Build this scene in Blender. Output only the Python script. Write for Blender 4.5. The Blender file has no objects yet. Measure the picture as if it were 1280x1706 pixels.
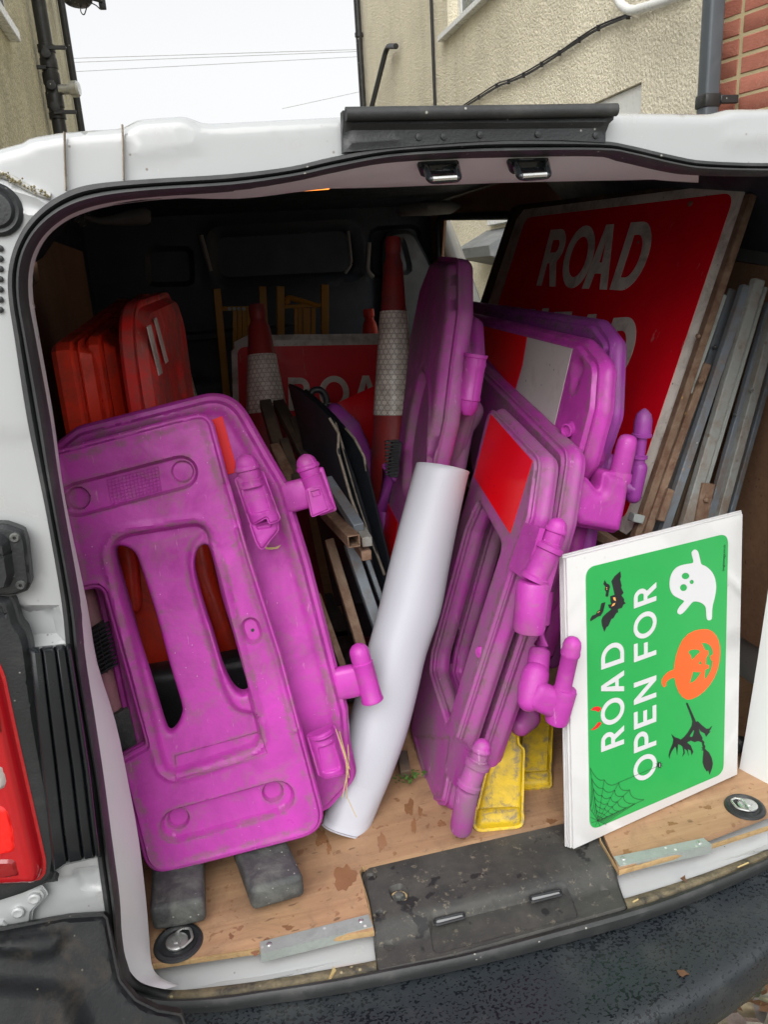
import bpy, bmesh, math, random
import numpy as np
from mathutils import Vector, Matrix
from mathutils.geometry import delaunay_2d_cdt
R = math.radians
random.seed(7); rng = np.random.default_rng(7)
S = bpy.context.scene
COL = S.collection

# ------------------------------------------------------------ camera
FPX, CX, CY = 1281., 640., 853.
nz = lambda v: np.asarray(v, float) / np.linalg.norm(v)
_D = nz([260, -4150, -FPX]); _X = np.array([5645., 748., -FPX]); _X = nz(_X - _D * (_X @ _D))
_U = -_D; _Y = nz(np.cross(_U, _X))
M = np.stack([_X, _Y, _U])
C = np.array([0., 0., 1.62])
cd = bpy.data.cameras.new('camera'); cam = bpy.data.objects.new('camera', cd); COL.objects.link(cam)
cam.matrix_world = Matrix([[*M[0], C[0]], [*M[1], C[1]], [*M[2], C[2]], [0, 0, 0, 1]])
cd.sensor_fit = 'VERTICAL'; cd.sensor_height = 36; cd.lens = 36 * FPX / 1706.
cd.clip_start = .02; cd.clip_end = 400
S.camera = cam

# ------------------------------------------------------------ daylight
SUN_EL, SUN_AZ = R(44), R(205)
W_ = bpy.data.worlds.new("World"); S.world = W_; W_.use_nodes = True
nt = W_.node_tree; nt.nodes.clear()
sky = nt.nodes.new('ShaderNodeTexSky'); sky.sky_type = 'NISHITA'; sky.sun_disc = False
sky.sun_elevation = SUN_EL; sky.sun_rotation = SUN_AZ; sky.dust_density = 6; sky.air_density = 1.5; sky.ozone_density = 1
bw = nt.nodes.new('ShaderNodeRGBToBW'); mx = nt.nodes.new('ShaderNodeMix'); mx.data_type = 'RGBA'
mx.inputs[0].default_value = .93
bg = nt.nodes.new('ShaderNodeBackground'); bg.inputs[1].default_value = .15
wo = nt.nodes.new('ShaderNodeOutputWorld')
nt.links.new(sky.outputs[0], bw.inputs[0]); nt.links.new(sky.outputs[0], mx.inputs[6]); nt.links.new(bw.outputs[0], mx.inputs[7])
ov_ = nt.nodes.new('ShaderNodeMix'); ov_.data_type = 'RGBA'; ov_.inputs[0].default_value = .6; ov_.inputs[7].default_value = (3.75, 3.8, 3.85, 1)      # an even overcast veil over the clear sky
nt.links.new(mx.outputs[2], ov_.inputs[6]); nt.links.new(ov_.outputs[2], bg.inputs[0]); nt.links.new(bg.outputs[0], wo.inputs[0])
ld = bpy.data.lights.new('sun', 'SUN'); ld.energy = 1.1; ld.angle = R(60); ld.color = (1, .97, .93)
lo = bpy.data.objects.new('sun', ld); COL.objects.link(lo)
sd_ = Vector((math.sin(SUN_AZ) * math.cos(SUN_EL), math.cos(SUN_AZ) * math.cos(SUN_EL), math.sin(SUN_EL)))
lo.rotation_euler = sd_.to_track_quat('Z', 'Y').to_euler()
S.view_settings.view_transform = 'Standard'; S.view_settings.look = 'None'
S.view_settings.exposure = .9; S.view_settings.gamma = 1; S.view_settings.use_curve_mapping = False
S.cycles.max_bounces = 8; S.cycles.diffuse_bounces = 5

# ------------------------------------------------------------ geometry helpers
def ray(px, py): return M @ np.array([px - CX, -(py - CY), -FPX])
def W(px, py, y):
    r = ray(px, py); return C + r * (y - C[1]) / r[1]
def Wz(px, py, z):
    r = ray(px, py); return C + r * (z - C[2]) / r[2]
def Wx(px, py, x):
    r = ray(px, py); return C + r * (x - C[0]) / r[0]
A = lambda *a: np.array(a, float)

class PL:                       # a plane standing in the scene with its own metric u, v axes
    def __init__(s, o, u, v):
        s.o = np.asarray(o, float); s.u = nz(u); v = np.asarray(v, float); s.v = nz(v - s.u * (v @ s.u))
        s.n = np.cross(s.u, s.v)
        if s.n @ (C - s.o) < 0: s.n = -s.n
    @staticmethod
    def three(a, b, c): a, b, c = map(np.asarray, (a, b, c)); return PL(a, b - a, c - a)
    def uv(s, px, py):
        r = ray(px, py); t = ((s.o - C) @ s.n) / (r @ s.n); p = C + r * t - s.o
        return (p @ s.u, p @ s.v)
    def P(s, pts): return np.array([s.uv(*p[:2]) for p in pts])
    def w(s, uv, h=0.):
        uv = np.atleast_2d(uv); h = np.broadcast_to(np.asarray(h, float), (len(uv),))
        return s.o + uv[:, :1] * s.u + uv[:, 1:2] * s.v + h[:, None] * s.n
    def at(s, px, py, h=0.): return s.w([s.uv(px, py)], h)[0]
    def off(s, d): return PL(s.o + s.n * d, s.u, s.v)

ORG = {}
def thing(name, label, cat, base, group=None):
    o = bpy.data.objects.new(name, None); COL.objects.link(o); o.empty_display_size = .05
    o.location = base; ORG[o.name] = np.array(base, float)
    o['label'] = label; o['category'] = cat
    if group: o['group'] = group
    return o
def mesh(name, vs, fs, mat, parent=None, smooth=True, closed=True, uvs=None, angle=38, base=None):
    vs = np.asarray(vs, float)
    org = ORG[parent.name] if parent is not None else (np.array(base, float) if base is not None else A(vs[:, 0].mean(), vs[:, 1].mean(), vs[:, 2].min()))
    me = bpy.data.meshes.new(name); me.from_pydata((vs - org).tolist(), [], [tuple(int(i) for i in f) for f in fs])
    if uvs is not None:
        ul = me.uv_layers.new(name='UVMap'); vi = np.empty(len(me.loops), np.int32); me.loops.foreach_get('vertex_index', vi)
        ul.data.foreach_set('uv', np.asarray(uvs, np.float32)[vi].ravel())
    if closed:
        bm = bmesh.new(); bm.from_mesh(me); bmesh.ops.recalc_face_normals(bm, faces=bm.faces); bm.to_mesh(me); bm.free()
    if smooth:
        me.shade_smooth(); me.set_sharp_from_angle(angle=R(angle))
    me.materials.append(mat)
    o = bpy.data.objects.new(name, me); COL.objects.link(o)
    if parent is not None: o.parent = parent
    else: o.location = org
    ORG[o.name] = org
    return o
def tag(o, label, cat, group=None):
    o['label'] = label; o['category'] = cat
    if group: o['group'] = group
    return o
def kind(o, k): o['kind'] = k; return o
class MB:                       # collects shapes that belong to one piece
    def __init__(s): s.v = []; s.f = []; s.n = 0
    def add(s, vs, fs):
        s.v.append(np.asarray(vs, float)); s.f += [tuple(int(i) + s.n for i in f) for f in fs]; s.n += len(vs); return s
    def build(s, name, mat, parent=None, **k): return mesh(name, np.concatenate(s.v), s.f, mat, parent, **k)

def fillet(p, r, seg=6):
    p = np.asarray(p, float); n = len(p); out = []
    rr = r if hasattr(r, '__len__') else [r] * n
    for i in range(n):
        a, b, c = p[i - 1], p[i], p[(i + 1) % n]; r_ = rr[i]
        d1, d2 = a - b, c - b; l1, l2 = np.linalg.norm(d1), np.linalg.norm(d2)
        if r_ <= 0 or l1 < 1e-9 or l2 < 1e-9: out.append(b); continue
        d1, d2 = d1 / l1, d2 / l2; co = np.clip(d1 @ d2, -1, 1); an = math.acos(co)
        if an > R(177): out.append(b); continue
        t = min(r_ / math.tan(an / 2), .48 * l1, .48 * l2)
        s, e = b + d1 * t, b + d2 * t
        for k in range(seg + 1):
            q = k / seg; out.append((1 - q) ** 2 * s + 2 * q * (1 - q) * b + q * q * e)
    return np.array(out)
def fill3(pts, r, seg=6):      # the same for an open 3D path
    p = [np.asarray(q, float) for q in pts]; out = [p[0]]
    for i in range(1, len(p) - 1):
        a, b, c = p[i - 1], p[i], p[i + 1]; d1, d2 = a - b, c - b; l1, l2 = np.linalg.norm(d1), np.linalg.norm(d2); d1, d2 = d1 / l1, d2 / l2
        t = min(r, .45 * l1, .45 * l2); s, e = b + d1 * t, b + d2 * t
        for k in range(seg + 1):
            q = k / seg; out.append((1 - q) ** 2 * s + 2 * q * (1 - q) * b + q * q * e)
    out.append(p[-1]); return np.array(out)
def smooth_loop(p, n=6, closed=True):      # Catmull-Rom
    p = np.asarray(p, float); m = len(p); out = []
    for i in range(m if closed else m - 1):
        if closed: a, b, c, d = p[i - 1], p[i], p[(i + 1) % m], p[(i + 2) % m]
        else: a, b, c, d = p[max(i - 1, 0)], p[i], p[i + 1], p[min(i + 2, m - 1)]
        for k in range(n):
            t = k / n; out.append(.5 * (2 * b + (c - a) * t + (2 * a - 5 * b + 4 * c - d) * t * t + (3 * b - a - 3 * c + d) * t ** 3))
    if not closed: out.append(p[-1])
    return np.array(out)
def resample(p, sp):              # even spacing along the outline, real corners kept
    p = np.asarray(p, float); p = p[np.linalg.norm(np.roll(p, -1, 0) - p, axis=1) > 1e-6]
    if sp > 1: return p
    d1 = p - np.roll(p, 1, 0); d2 = np.roll(p, -1, 0) - p; an = np.abs((np.arctan2(d2[:, 1], d2[:, 0]) - np.arctan2(d1[:, 1], d1[:, 0]) + math.pi) % (2 * math.pi) - math.pi)
    k = list(np.where(an > R(28))[0]) or [0]; n = len(p); out = []
    for i, s_ in enumerate(k):
        e = k[(i + 1) % len(k)]; m = (e - s_) % n or n; seg = np.array([p[(s_ + j) % n] for j in range(m + 1)])
        L = np.concatenate([[0], np.cumsum(np.linalg.norm(np.diff(seg, axis=0), axis=1))]); q = max(1, int(round(L[-1] / sp)))
        t = np.linspace(0, L[-1], q + 1)[:-1]; out.append(np.stack([np.interp(t, L, seg[:, 0]), np.interp(t, L, seg[:, 1])], 1))
    return np.concatenate(out)
def area(p): x, y = p[:, 0], p[:, 1]; return .5 * np.sum(x * np.roll(y, -1) - y * np.roll(x, -1))
def ccw(p): return p if area(p) > 0 else p[::-1].copy()
def offset(p, d):              # outward for d > 0, p counter-clockwise
    e = np.roll(p, -1, 0) - p; e /= np.maximum(np.linalg.norm(e, axis=1), 1e-9)[:, None]
    nrm = np.stack([e[:, 1], -e[:, 0]], 1); pn = np.roll(nrm, 1, 0); m = nrm + pn
    m /= np.maximum(np.linalg.norm(m, axis=1), 1e-9)[:, None]; k = 1 / np.maximum((m * nrm).sum(1), .5)
    return p + m * (d * k)[:, None]
def sdf(P, poly):              # positive inside
    P = np.asarray(P, float); res = np.empty(len(P))
    a = poly; b = np.roll(poly, -1, 0); ab = b - a; L = np.maximum((ab ** 2).sum(1), 1e-12)
    for s in range(0, len(P), 4000):
        q = P[s:s + 4000]; ap = q[:, None] - a[None]; t = np.clip((ap * ab).sum(2) / L, 0, 1)
        d = np.sqrt((((ap - t[..., None] * ab) ** 2).sum(2)).min(1))
        yc = (a[None, :, 1] > q[:, 1:2]) != (b[None, :, 1] > q[:, 1:2])
        with np.errstate(divide='ignore', invalid='ignore'):
            xi = (b[:, 0] - a[:, 0]) * (q[:, 1:2] - a[:, 1]) / (b[:, 1] - a[:, 1]) + a[:, 0]
        ins = (yc & (q[:, :1] < xi)).sum(1) % 2 == 1
        res[s:s + 4000] = np.where(ins, d, -d)
    return res
def sst(x): x = np.clip(x, 0, 1); return x * x * (3 - 2 * x)
def cdt(pts, loops, outline, holes):
    edges = []
    for s, n in loops: edges += [(s + i, s + (i + 1) % n) for i in range(n)]
    vo, eo, fo, ov, oe, of = delaunay_2d_cdt([Vector(p) for p in pts], edges, [], 0, 1e-7)
    vo = np.array([(v[0], v[1]) for v in vo]); fo = np.array([f for f in fo if len(f) == 3])
    c = vo[fo].mean(1); ok = sdf(c, outline) > 0
    for h in holes: ok &= sdf(c, h) < 0
    mp = {}
    for i, l in enumerate(ov):
        for j in l: mp[j] = i
    return vo, fo[ok], mp
_OLD = [(.003, .001), (.006, .004), (.0075, .008), (.0055, .0105), (.004, .0125), (.0065, .0145), (.0105, .018), (.012, .023), (.0105, .028), (.0065, .0315), (.004, .0335), (.0055, .0355), (.0075, .038), (.006, .042), (.002, .045)]
PROF = [(.003, .0008), (.0055, .003), (.0066, .0065), (.0058, .0095), (.0036, .0125), (.0034, .0140), (.0062, .0165), (.0105, .0205), (.0132, .0255), (.0135, .030), (.0118, .0345), (.0090, .0375), (.0082, .0395), (.0078, .0415), (.0058, .0438), (.0030, .045)]
FLAT = lambda t: [(0, t)]
def BEV(t, b=.0015): return [(b * .7, b * .3), (b, b), (b, t - b), (0, t)]
def relief(name, pl, outline, mat, parent=None, holes=(), feats=(), res=.005, prof=PROF, inset=0., edge=.003, hole_edge=.003, back=True, base=None, angle=38, coarse=False, hprof=None):
    out = ccw(np.asarray(outline, float))
    out = resample(out, res)
    if inset: out = offset(out, -inset)
    hs = [resample(ccw(np.asarray(h, float)), res) for h in holes]
    pts = [out]; loops = [(0, len(out))]; n = len(out)
    for h in hs: pts.append(h); loops.append((n, len(h))); n += len(h)
    fixed = np.concatenate(pts)
    if not coarse:
        free = []
        if edge: free += [offset(out, -edge * .45), offset(out, -edge * 1.0), offset(out, -edge * 1.7)]
        if hole_edge:
            for h in hs: free += [offset(h, hole_edge * .45), offset(h, hole_edge * 1.0), offset(h, hole_edge * 1.7)]
        for f in feats:
            if f[0] in ('pocket', 'ridge'):
                q = resample(ccw(np.asarray(f[1], float)), res); ds = (0, f[3] * .5, f[3]) if f[0] == 'pocket' else (-f[2] - f[3], -f[2], -f[2] + f[3])
                for d in ds: free.append(offset(q, -d))
        lo_, hi = out.min(0), out.max(0)
        gx, gy = np.meshgrid(np.arange(lo_[0], hi[0], res), np.arange(lo_[1], hi[1], res)); g = np.stack([gx.ravel(), gy.ravel()], 1)
        if free:
            fr = np.concatenate(free); key = lambda p, s: set(map(tuple, np.floor(p / s).astype(int)))
            s = res * .8; occ = key(fr, s); g = np.array([q for q in g if (int(math.floor(q[0] / s)), int(math.floor(q[1] / s))) not in occ])
            g = np.concatenate([g, fr])
        ok = sdf(g, out) > res * .5
        for h in hs: ok &= sdf(g, h) < -res * .5
        pts.append(g[ok])
    allp = np.concatenate(pts)
    vo, fo, mp = cdt(allp, loops, out, hs)
    H = np.zeros(len(vo))
    d = sdf(vo, out)
    if edge: r = edge * 1.6; H -= r - np.sqrt(np.maximum(r * r - np.clip(r - d, 0, r) ** 2, 0))
    for h in hs:
        if hole_edge: r = hole_edge * 1.6; dd = -sdf(vo, h); H -= r - np.sqrt(np.maximum(r * r - np.clip(r - dd, 0, r) ** 2, 0))
    for f in feats:
        if f[0] == 'pocket': H -= f[2] * sst(sdf(vo, ccw(np.asarray(f[1], float))) / f[3])
        elif f[0] == 'ridge': H += f[4] * np.exp(-((sdf(vo, ccw(np.asarray(f[1], float))) - f[2]) / f[3]) ** 2)
        elif f[0] == 'fn': H += f[1](vo)
    G = np.exp(-((d - .012) / .009) ** 2) * .8
    for h in hs: G = np.maximum(G, .55 * np.exp(-((-sdf(vo, h) - .008) / .008) ** 2))
    for f in feats:
        if f[0] in ('pocket', 'ridge'): G = np.maximum(G, .85 * np.exp(-(sdf(vo, ccw(np.asarray(f[1], float))) / .006) ** 2))
    GR = [G]
    V = [pl.w(vo, H)]; F = [tuple(t) for t in fo]; nv = len(vo)
    rings_end = []
    for li, (s, n) in enumerate(loops):
        base_i = [mp[s + i] for i in range(n)]; hb = H[base_i]; poly = allp[s:s + n]; prev = base_i
        pr = prof if li == 0 else (hprof or [(-.0, prof[-1][1])])
        if li == 0: sg = 1
        else: sg = -1
        for (o_, dpt) in pr:
            q = offset(poly, sg * o_); GR.append(np.full(n, (.5 if li == 0 else .3) if o_ < .0065 else .12)); V.append(pl.w(q, np.minimum(hb, -dpt))); cur = list(range(nv, nv + n)); nv += n
            for i in range(n):
                j = (i + 1) % n; F.append((prev[i], prev[j], cur[j], cur[i]))
            prev = cur
        rings_end.append((prev, offset(poly, sg * pr[-1][0])))
    if back:
        bp = np.concatenate([q for _, q in rings_end]); k = 0; lp = []; idx = []
        for r_, q in rings_end: lp.append((k, len(q))); k += len(q); idx += r_
        vb, fb, mb = cdt(bp, lp, rings_end[0][1], [q for _, q in rings_end[1:]])
        inv = {}
        for a_, b_ in mb.items(): inv[b_] = idx[a_]
        for t in fb:
            if all(i in inv for i in t): F.append(tuple(inv[i] for i in t))
    ob = mesh(name, np.concatenate(V), F, mat, parent, base=base, angle=angle)
    if mat.get('grimy') and name in ('panel', 'block', 'toe'): at_ = ob.data.attributes.new('grime', 'FLOAT', 'POINT'); at_.data.foreach_set('value', np.concatenate(GR).astype(np.float32))
    return ob
def sheet(name, pl, outline, mat, parent=None, h=.0012, t=.001, holes=(), **k):      # a thin flat piece lying on a plane
    q = pl.off(h)
    return relief(name, q, outline, mat, parent, holes=holes, prof=FLAT(t), res=9., edge=0, hole_edge=0, coarse=True, **k)

def frame(d, up=(0, 0, 1)):
    d = nz(d); u = np.asarray(up, float)
    if abs(d @ nz(u)) > .97: u = A(1, 0, 0)
    x = nz(np.cross(u, d)); y = np.cross(d, x); return x, y, d
def tube(path, r, seg=10, cap=True, up=(0, 0, 1), sx=1., sy=1.):
    P = np.asarray(path, float); n = len(P); rr = r if hasattr(r, '__len__') else [r] * n; V = []; F = []
    for i in range(n):
        d = P[min(i + 1, n - 1)] - P[max(i - 1, 0)]; x, y, _ = frame(d, up)
        for k in range(seg):
            a = 2 * math.pi * k / seg; V.append(P[i] + rr[i] * (x * math.cos(a) * sx + y * math.sin(a) * sy))
    for i in range(n - 1):
        for k in range(seg): F.append((i * seg + k, i * seg + (k + 1) % seg, (i + 1) * seg + (k + 1) % seg, (i + 1) * seg + k))
    if cap: F.append(tuple(range(seg))[::-1]); F.append(tuple(range((n - 1) * seg, n * seg)))
    return np.array(V), F
def lathe(p0, d, prof, seg=24, up=(0, 0, 1)):       # prof: (radius, distance along d)
    x, y, d = frame(d, up); p0 = np.asarray(p0, float); V = []; F = []; n = len(prof)
    for (r, z) in prof:
        for k in range(seg): a = 2 * math.pi * k / seg; V.append(p0 + d * z + max(r, 1e-5) * (x * math.cos(a) + y * math.sin(a)))
    for i in range(n - 1):
        for k in range(seg): F.append((i * seg + k, i * seg + (k + 1) % seg, (i + 1) * seg + (k + 1) % seg, (i + 1) * seg + k))
    F.append(tuple(range(seg))[::-1]); F.append(tuple(range((n - 1) * seg, n * seg)))
    return np.array(V), F
_boxc = {}
def box(o, x, y, z, bev=.002, seg=1):               # box spanned by three edge vectors from corner o
    o, x, y, z = [np.asarray(q, float) for q in (o, x, y, z)]
    L = [np.linalg.norm(q) for q in (x, y, z)]; key = (tuple(round(l, 4) for l in L), bev, seg)
    if key not in _boxc:
        bm = bmesh.new(); bmesh.ops.create_cube(bm, size=1)
        for v in bm.verts: v.co = Vector([(v.co[i] + .5) * L[i] for i in range(3)])
        if bev: bmesh.ops.bevel(bm, geom=bm.edges[:], offset=min(bev, min(L) * .45), segments=seg, affect='EDGES', profile=.5)
        bm.verts.index_update(); _boxc[key] = (np.array([v.co[:] for v in bm.verts]), [tuple(v.index for v in f.verts) for f in bm.faces]); bm.free()
    V, F = _boxc[key]; B = np.stack([q / l for q, l in zip((x, y, z), L)])
    return o + V @ B, F
def beam(p0, p1, w, t, side, bev=.0015):            # bar from p0 to p1, w across 'side', t across the third way
    p0, p1 = np.asarray(p0, float), np.asarray(p1, float); d = p1 - p0; s = np.asarray(side, float); s = nz(s - nz(d) * (s @ nz(d))); q = nz(np.cross(d, s))
    return box(p0 - s * w / 2 - q * t / 2, d, s * w, q * t, bev)
def prism(pts, nrm, t):                             # 3D polygon thickened by t against nrm
    P = np.asarray(pts, float); n = len(P); Q = P - nz(nrm) * t
    return np.concatenate([P, Q]), [tuple(range(n)), tuple(range(2 * n - 1, n - 1, -1))] + [(i, n + i, n + (i + 1) % n, (i + 1) % n) for i in range(n)]
def loft(rings, closed_ring=False, closed_path=False):
    n, m = len(rings), len(rings[0]); V = np.concatenate([np.asarray(r, float) for r in rings]); F = []
    for i in range(n if closed_path else n - 1):
        j = (i + 1) % n
        for k in range(m if closed_ring else m - 1): l = (k + 1) % m; F.append((i * m + k, i * m + l, j * m + l, j * m + k))
    return V, F
# ------------------------------------------------------------ materials
def N(t, ty, **k):
    n = t.nodes.new(ty)
    for a, b in k.items(): setattr(n, a, b)
    return n
def ramp(t, src, stops):
    r = N(t, 'ShaderNodeValToRGB'); e = r.color_ramp.elements
    while len(e) < len(stops): e.new(.5)
    for i, (p, c) in enumerate(stops):
        e[i].position = p; e[i].color = (*c, 1) if hasattr(c, '__len__') else (c, c, c, 1)
    t.links.new(src, r.inputs[0]); return r.outputs[0]
def noise(t, vec, sc, det=4, rough=.55, dist=0.):
    n = N(t, 'ShaderNodeTexNoise'); n.inputs['Scale'].default_value = sc; n.inputs['Detail'].default_value = det
    n.inputs['Roughness'].default_value = rough; n.inputs['Distortion'].default_value = dist; t.links.new(vec, n.inputs['Vector']); return n.outputs[0]
def mixc(t, f, a, b, mode='MIX'):
    m = N(t, 'ShaderNodeMix', data_type='RGBA', blend_type=mode)
    for s, v in ((0, f), (6, a), (7, b)):
        if hasattr(v, 'is_linked') or hasattr(v, 'links'): t.links.new(v, m.inputs[s])
        elif s == 0: m.inputs[0].default_value = v
        else: m.inputs[s].default_value = (*v, 1) if hasattr(v, '__len__') else (v, v, v, 1)
    return m.outputs[2]
def math_(t, op, a, b=None, c=None):
    m = N(t, 'ShaderNodeMath', operation=op)
    for i, v in enumerate((a, b, c)):
        if v is None: continue
        if hasattr(v, 'links'): t.links.new(v, m.inputs[i])
        else: m.inputs[i].default_value = v
    return m.outputs[0]
def base_mat(name):
    m = bpy.data.materials.new(name); m.use_nodes = True; t = m.node_tree; b = t.nodes['Principled BSDF']
    co = N(t, 'ShaderNodeTexCoord'); mp = N(t, 'ShaderNodeMapping'); t.links.new(co.outputs['Object'], mp.inputs[0]); return m, t, b, mp
def bump(t, b, h, st, dist=.01, prev=None):
    n = N(t, 'ShaderNodeBump'); n.inputs['Strength'].default_value = st; n.inputs['Distance'].default_value = dist; t.links.new(h, n.inputs['Height'])
    if prev is not None: t.links.new(prev, n.inputs['Normal'])
    t.links.new(n.outputs[0], b.inputs['Normal']); return n.outputs[0]
def pmat(name, col, rough=.5, var=.12, dirt=None, dirt2=None, bmp=(60, .1), metal=0., spec=.5, stretch=(1, 1, 1), coat=0., speck=None, rvar=.1, scratch=None, trans=0., grime=None):
    """col; dirt = (colour, amount 0..1, scale); speck = (colour, scale, size)"""
    m, t, b, mp = base_mat(name); v = mp.outputs[0]; mp.inputs['Scale'].default_value = stretch
    n1 = noise(t, v, 9, 5); f = ramp(t, n1, [(.3, 0.), (.7, 1.)])
    c = mixc(t, f, tuple(x * (1 - var) for x in col), tuple(min(1, x * (1 + var)) for x in col))
    rr = ramp(t, noise(t, v, 23, 4), [(.3, max(0, rough - rvar)), (.7, min(1, rough + rvar))])
    for i, dd in enumerate((dirt, dirt2)):
        if dd:
            dc, am, sc = dd; n2 = noise(t, v, sc, 8, .68, .4 + i); lo_ = .78 - am * .5
            g = ramp(t, n2, [(lo_ - .1, 0.), (lo_ + .12, min(1., am * 1.6))]); c = mixc(t, g, c, dc)
            rr = mixc(t, g, rr, .8)
    if speck:
        sc_, ss, sz = speck; vo = N(t, 'ShaderNodeTexVoronoi'); vo.inputs['Scale'].default_value = ss; t.links.new(v, vo.inputs['Vector'])
        n3 = noise(t, v, ss * .15, 2); g = math_(t, 'MULTIPLY', ramp(t, vo.outputs['Distance'], [(sz, 1.), (sz + .06, 0.)]), ramp(t, n3, [(.5, 0.), (.6, 1.)])); c = mixc(t, g, c, sc_)
    if scratch:
        sc_, ss, am = scratch; w2 = N(t, 'ShaderNodeMapping'); t.links.new(v, w2.inputs[0]); w2.inputs['Scale'].default_value = (1, .6, .12); w2.inputs['Rotation'].default_value = (.5, .4, .3)
        g = ramp(t, noise(t, w2.outputs[0], ss, 3, .8), [(.66, 0.), (.72, am)]); c = mixc(t, g, c, sc_)
    if grime:
        at_ = N(t, 'ShaderNodeAttribute', attribute_name='grime'); m['grimy'] = True
        n4 = noise(t, v, 38, 8, .75, .6); g = ramp(t, math_(t, 'ADD', n4, math_(t, 'MULTIPLY', at_.outputs['Fac'], .26)), [(.62, 0.), (.78, grime[1])]); c = mixc(t, g, c, grime[0]); rr = mixc(t, g, rr, .85)
    t.links.new(c, b.inputs['Base Color']); t.links.new(rr, b.inputs['Roughness'])
    b.inputs['Metallic'].default_value = metal; b.inputs['Specular IOR Level'].default_value = spec; b.inputs['Coat Weight'].default_value = coat
    if bmp: bump(t, b, noise(t, v, bmp[0], 5, .6), bmp[1], .004)
    if trans: b.inputs['Transmission Weight'].default_value = trans
    return m
DUST = (.22, .19, .15)
M_ = {}
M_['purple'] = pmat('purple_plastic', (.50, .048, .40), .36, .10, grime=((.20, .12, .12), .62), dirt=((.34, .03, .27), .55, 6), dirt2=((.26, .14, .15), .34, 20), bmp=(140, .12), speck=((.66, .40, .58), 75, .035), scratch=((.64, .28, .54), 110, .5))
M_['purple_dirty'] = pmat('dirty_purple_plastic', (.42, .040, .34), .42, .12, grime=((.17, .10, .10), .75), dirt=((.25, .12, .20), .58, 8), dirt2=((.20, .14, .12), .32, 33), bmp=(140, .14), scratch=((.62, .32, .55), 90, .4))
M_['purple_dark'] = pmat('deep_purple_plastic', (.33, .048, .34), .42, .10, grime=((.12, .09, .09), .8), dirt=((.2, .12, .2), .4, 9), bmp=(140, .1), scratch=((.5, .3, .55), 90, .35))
M_['red_plastic'] = pmat('red_plastic', (.92, .055, .02), .35, .10, dirt=((.22, .05, .035), .45, 8), bmp=(120, .08), scratch=((.6, .25, .2), 80, .4))
M_['red_faded'] = pmat('scuffed_red_plastic', (.85, .035, .03), .5, .12, dirt=((.30, .13, .11), .5, 12), bmp=(120, .12), scratch=((.6, .3, .28), 80, .5))
M_['red_refl'] = pmat('red_reflective_sheet', (.80, .004, .010), .22, .03, bmp=None, spec=.25, speck=((.25, .01, .01), 70, .06), rvar=.03)
M_['sign_red'] = pmat('sign_red', (.70, .003, .014), .38, .06, spec=.22, dirt=((.25, .008, .02), .24, 6), bmp=(90, .02), scratch=((.55, .3, .28), 60, .35))
M_['sign_white'] = pmat('sign_off_white', (.70, .66, .59), .4, .08, dirt=((.20, .16, .13), .42, 14), bmp=(90, .03), speck=((.08, .07, .06), 60, .08))
M_['grey_white'] = pmat('grubby_reflective_white', (.52, .51, .48), .45, .06, dirt=((.3, .27, .23), .3, 18), bmp=(90, .03), speck=((.07, .06, .06), 45, .07))
M_['cone'] = pmat('cone_red_rubber', (.30, .022, .022), .5, .15, dirt=((.13, .03, .03), .5, 10), bmp=(90, .12), scratch=((.5, .35, .35), 50, .4))
M_['cone_bright'] = pmat('bright_red_plastic', (.75, .04, .03), .4, .1, bmp=(90, .05))
M_['paint'] = pmat('white_van_paint', (.40, .415, .42), .22, .02, dirt=((.34, .32, .28), .24, 9), bmp=None, coat=.5, speck=((.2, .17, .14), 55, .05), rvar=.05)
M_['paint_lightened'] = pmat('lightened_van_paint', (.66, .68, .68), .4, .02, dirt=((.5, .48, .44), .12, 8), bmp=None)  # same van paint made paler, standing in for light on the dim opening returns
M_['corner'] = pmat('wet_black_corner_plastic', (.008, .009, .010), .45, .2, spec=.18, dirt=((.07, .055, .04), .34, 14), bmp=(220, .12), speck=((.2, .18, .14), 60, .04))
M_['paint_dirty'] = pmat('grimy_van_paint', (.38, .38, .36), .35, .03, dirt=((.36, .33, .26), .30, 12), bmp=(60, .04), coat=.3, speck=((.15, .13, .1), 70, .08))
M_['seal'] = pmat('door_seal_rubber', (.028, .03, .031), .55, .2, dirt=((.10, .10, .095), .30, 18), bmp=(120, .15), speck=((.35, .34, .3), 50, .04))
M_['seal_dirty'] = pmat('muddy_seal_rubber', (.05, .046, .038), .7, .25, dirt=((.20, .165, .10), .62, 30), bmp=(200, .5), speck=((.45, .38, .22), 60, .12))
M_['black'] = pmat('black_plastic', (.022, .024, .026), .42, .2, dirt=((.09, .09, .085), .22, 9), bmp=(220, .2), speck=((.3, .29, .26), 60, .04))
M_['black_gloss'] = pmat('glossy_black_plastic', (.012, .014, .016), .18, .2, dirt=((.05, .05, .048), .2, 9), bmp=(60, .03))
M_['dark_rubber'] = pmat('recycled_rubber', (.05, .054, .054), .6, .2, dirt=((.15, .155, .14), .45, 22), bmp=(160, .5), speck=((.4, .4, .36), 70, .07))
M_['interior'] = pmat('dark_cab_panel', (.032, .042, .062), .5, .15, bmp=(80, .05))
M_['grey_pad'] = pmat('grey_trim', (.22, .22, .22), .6, .1, bmp=(80, .05))
M_['galv'] = pmat('galvanised_steel', (.36, .40, .38), .55, .12, dirt=((.26, .28, .27), .45, 20), metal=.35, bmp=(60, .05), speck=((.75, .75, .73), 50, .1))
M_['pale_strip'] = pmat('dull_pale_strip', (.30, .32, .30), .55, .1, dirt=((.15, .15, .13), .4, 20), bmp=(60, .05))
M_['zinc'] = pmat('zinc_fitting', (.62, .63, .62), .3, .08, dirt=((.3, .28, .24), .3, 30), metal=.85, bmp=(60, .04))
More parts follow.
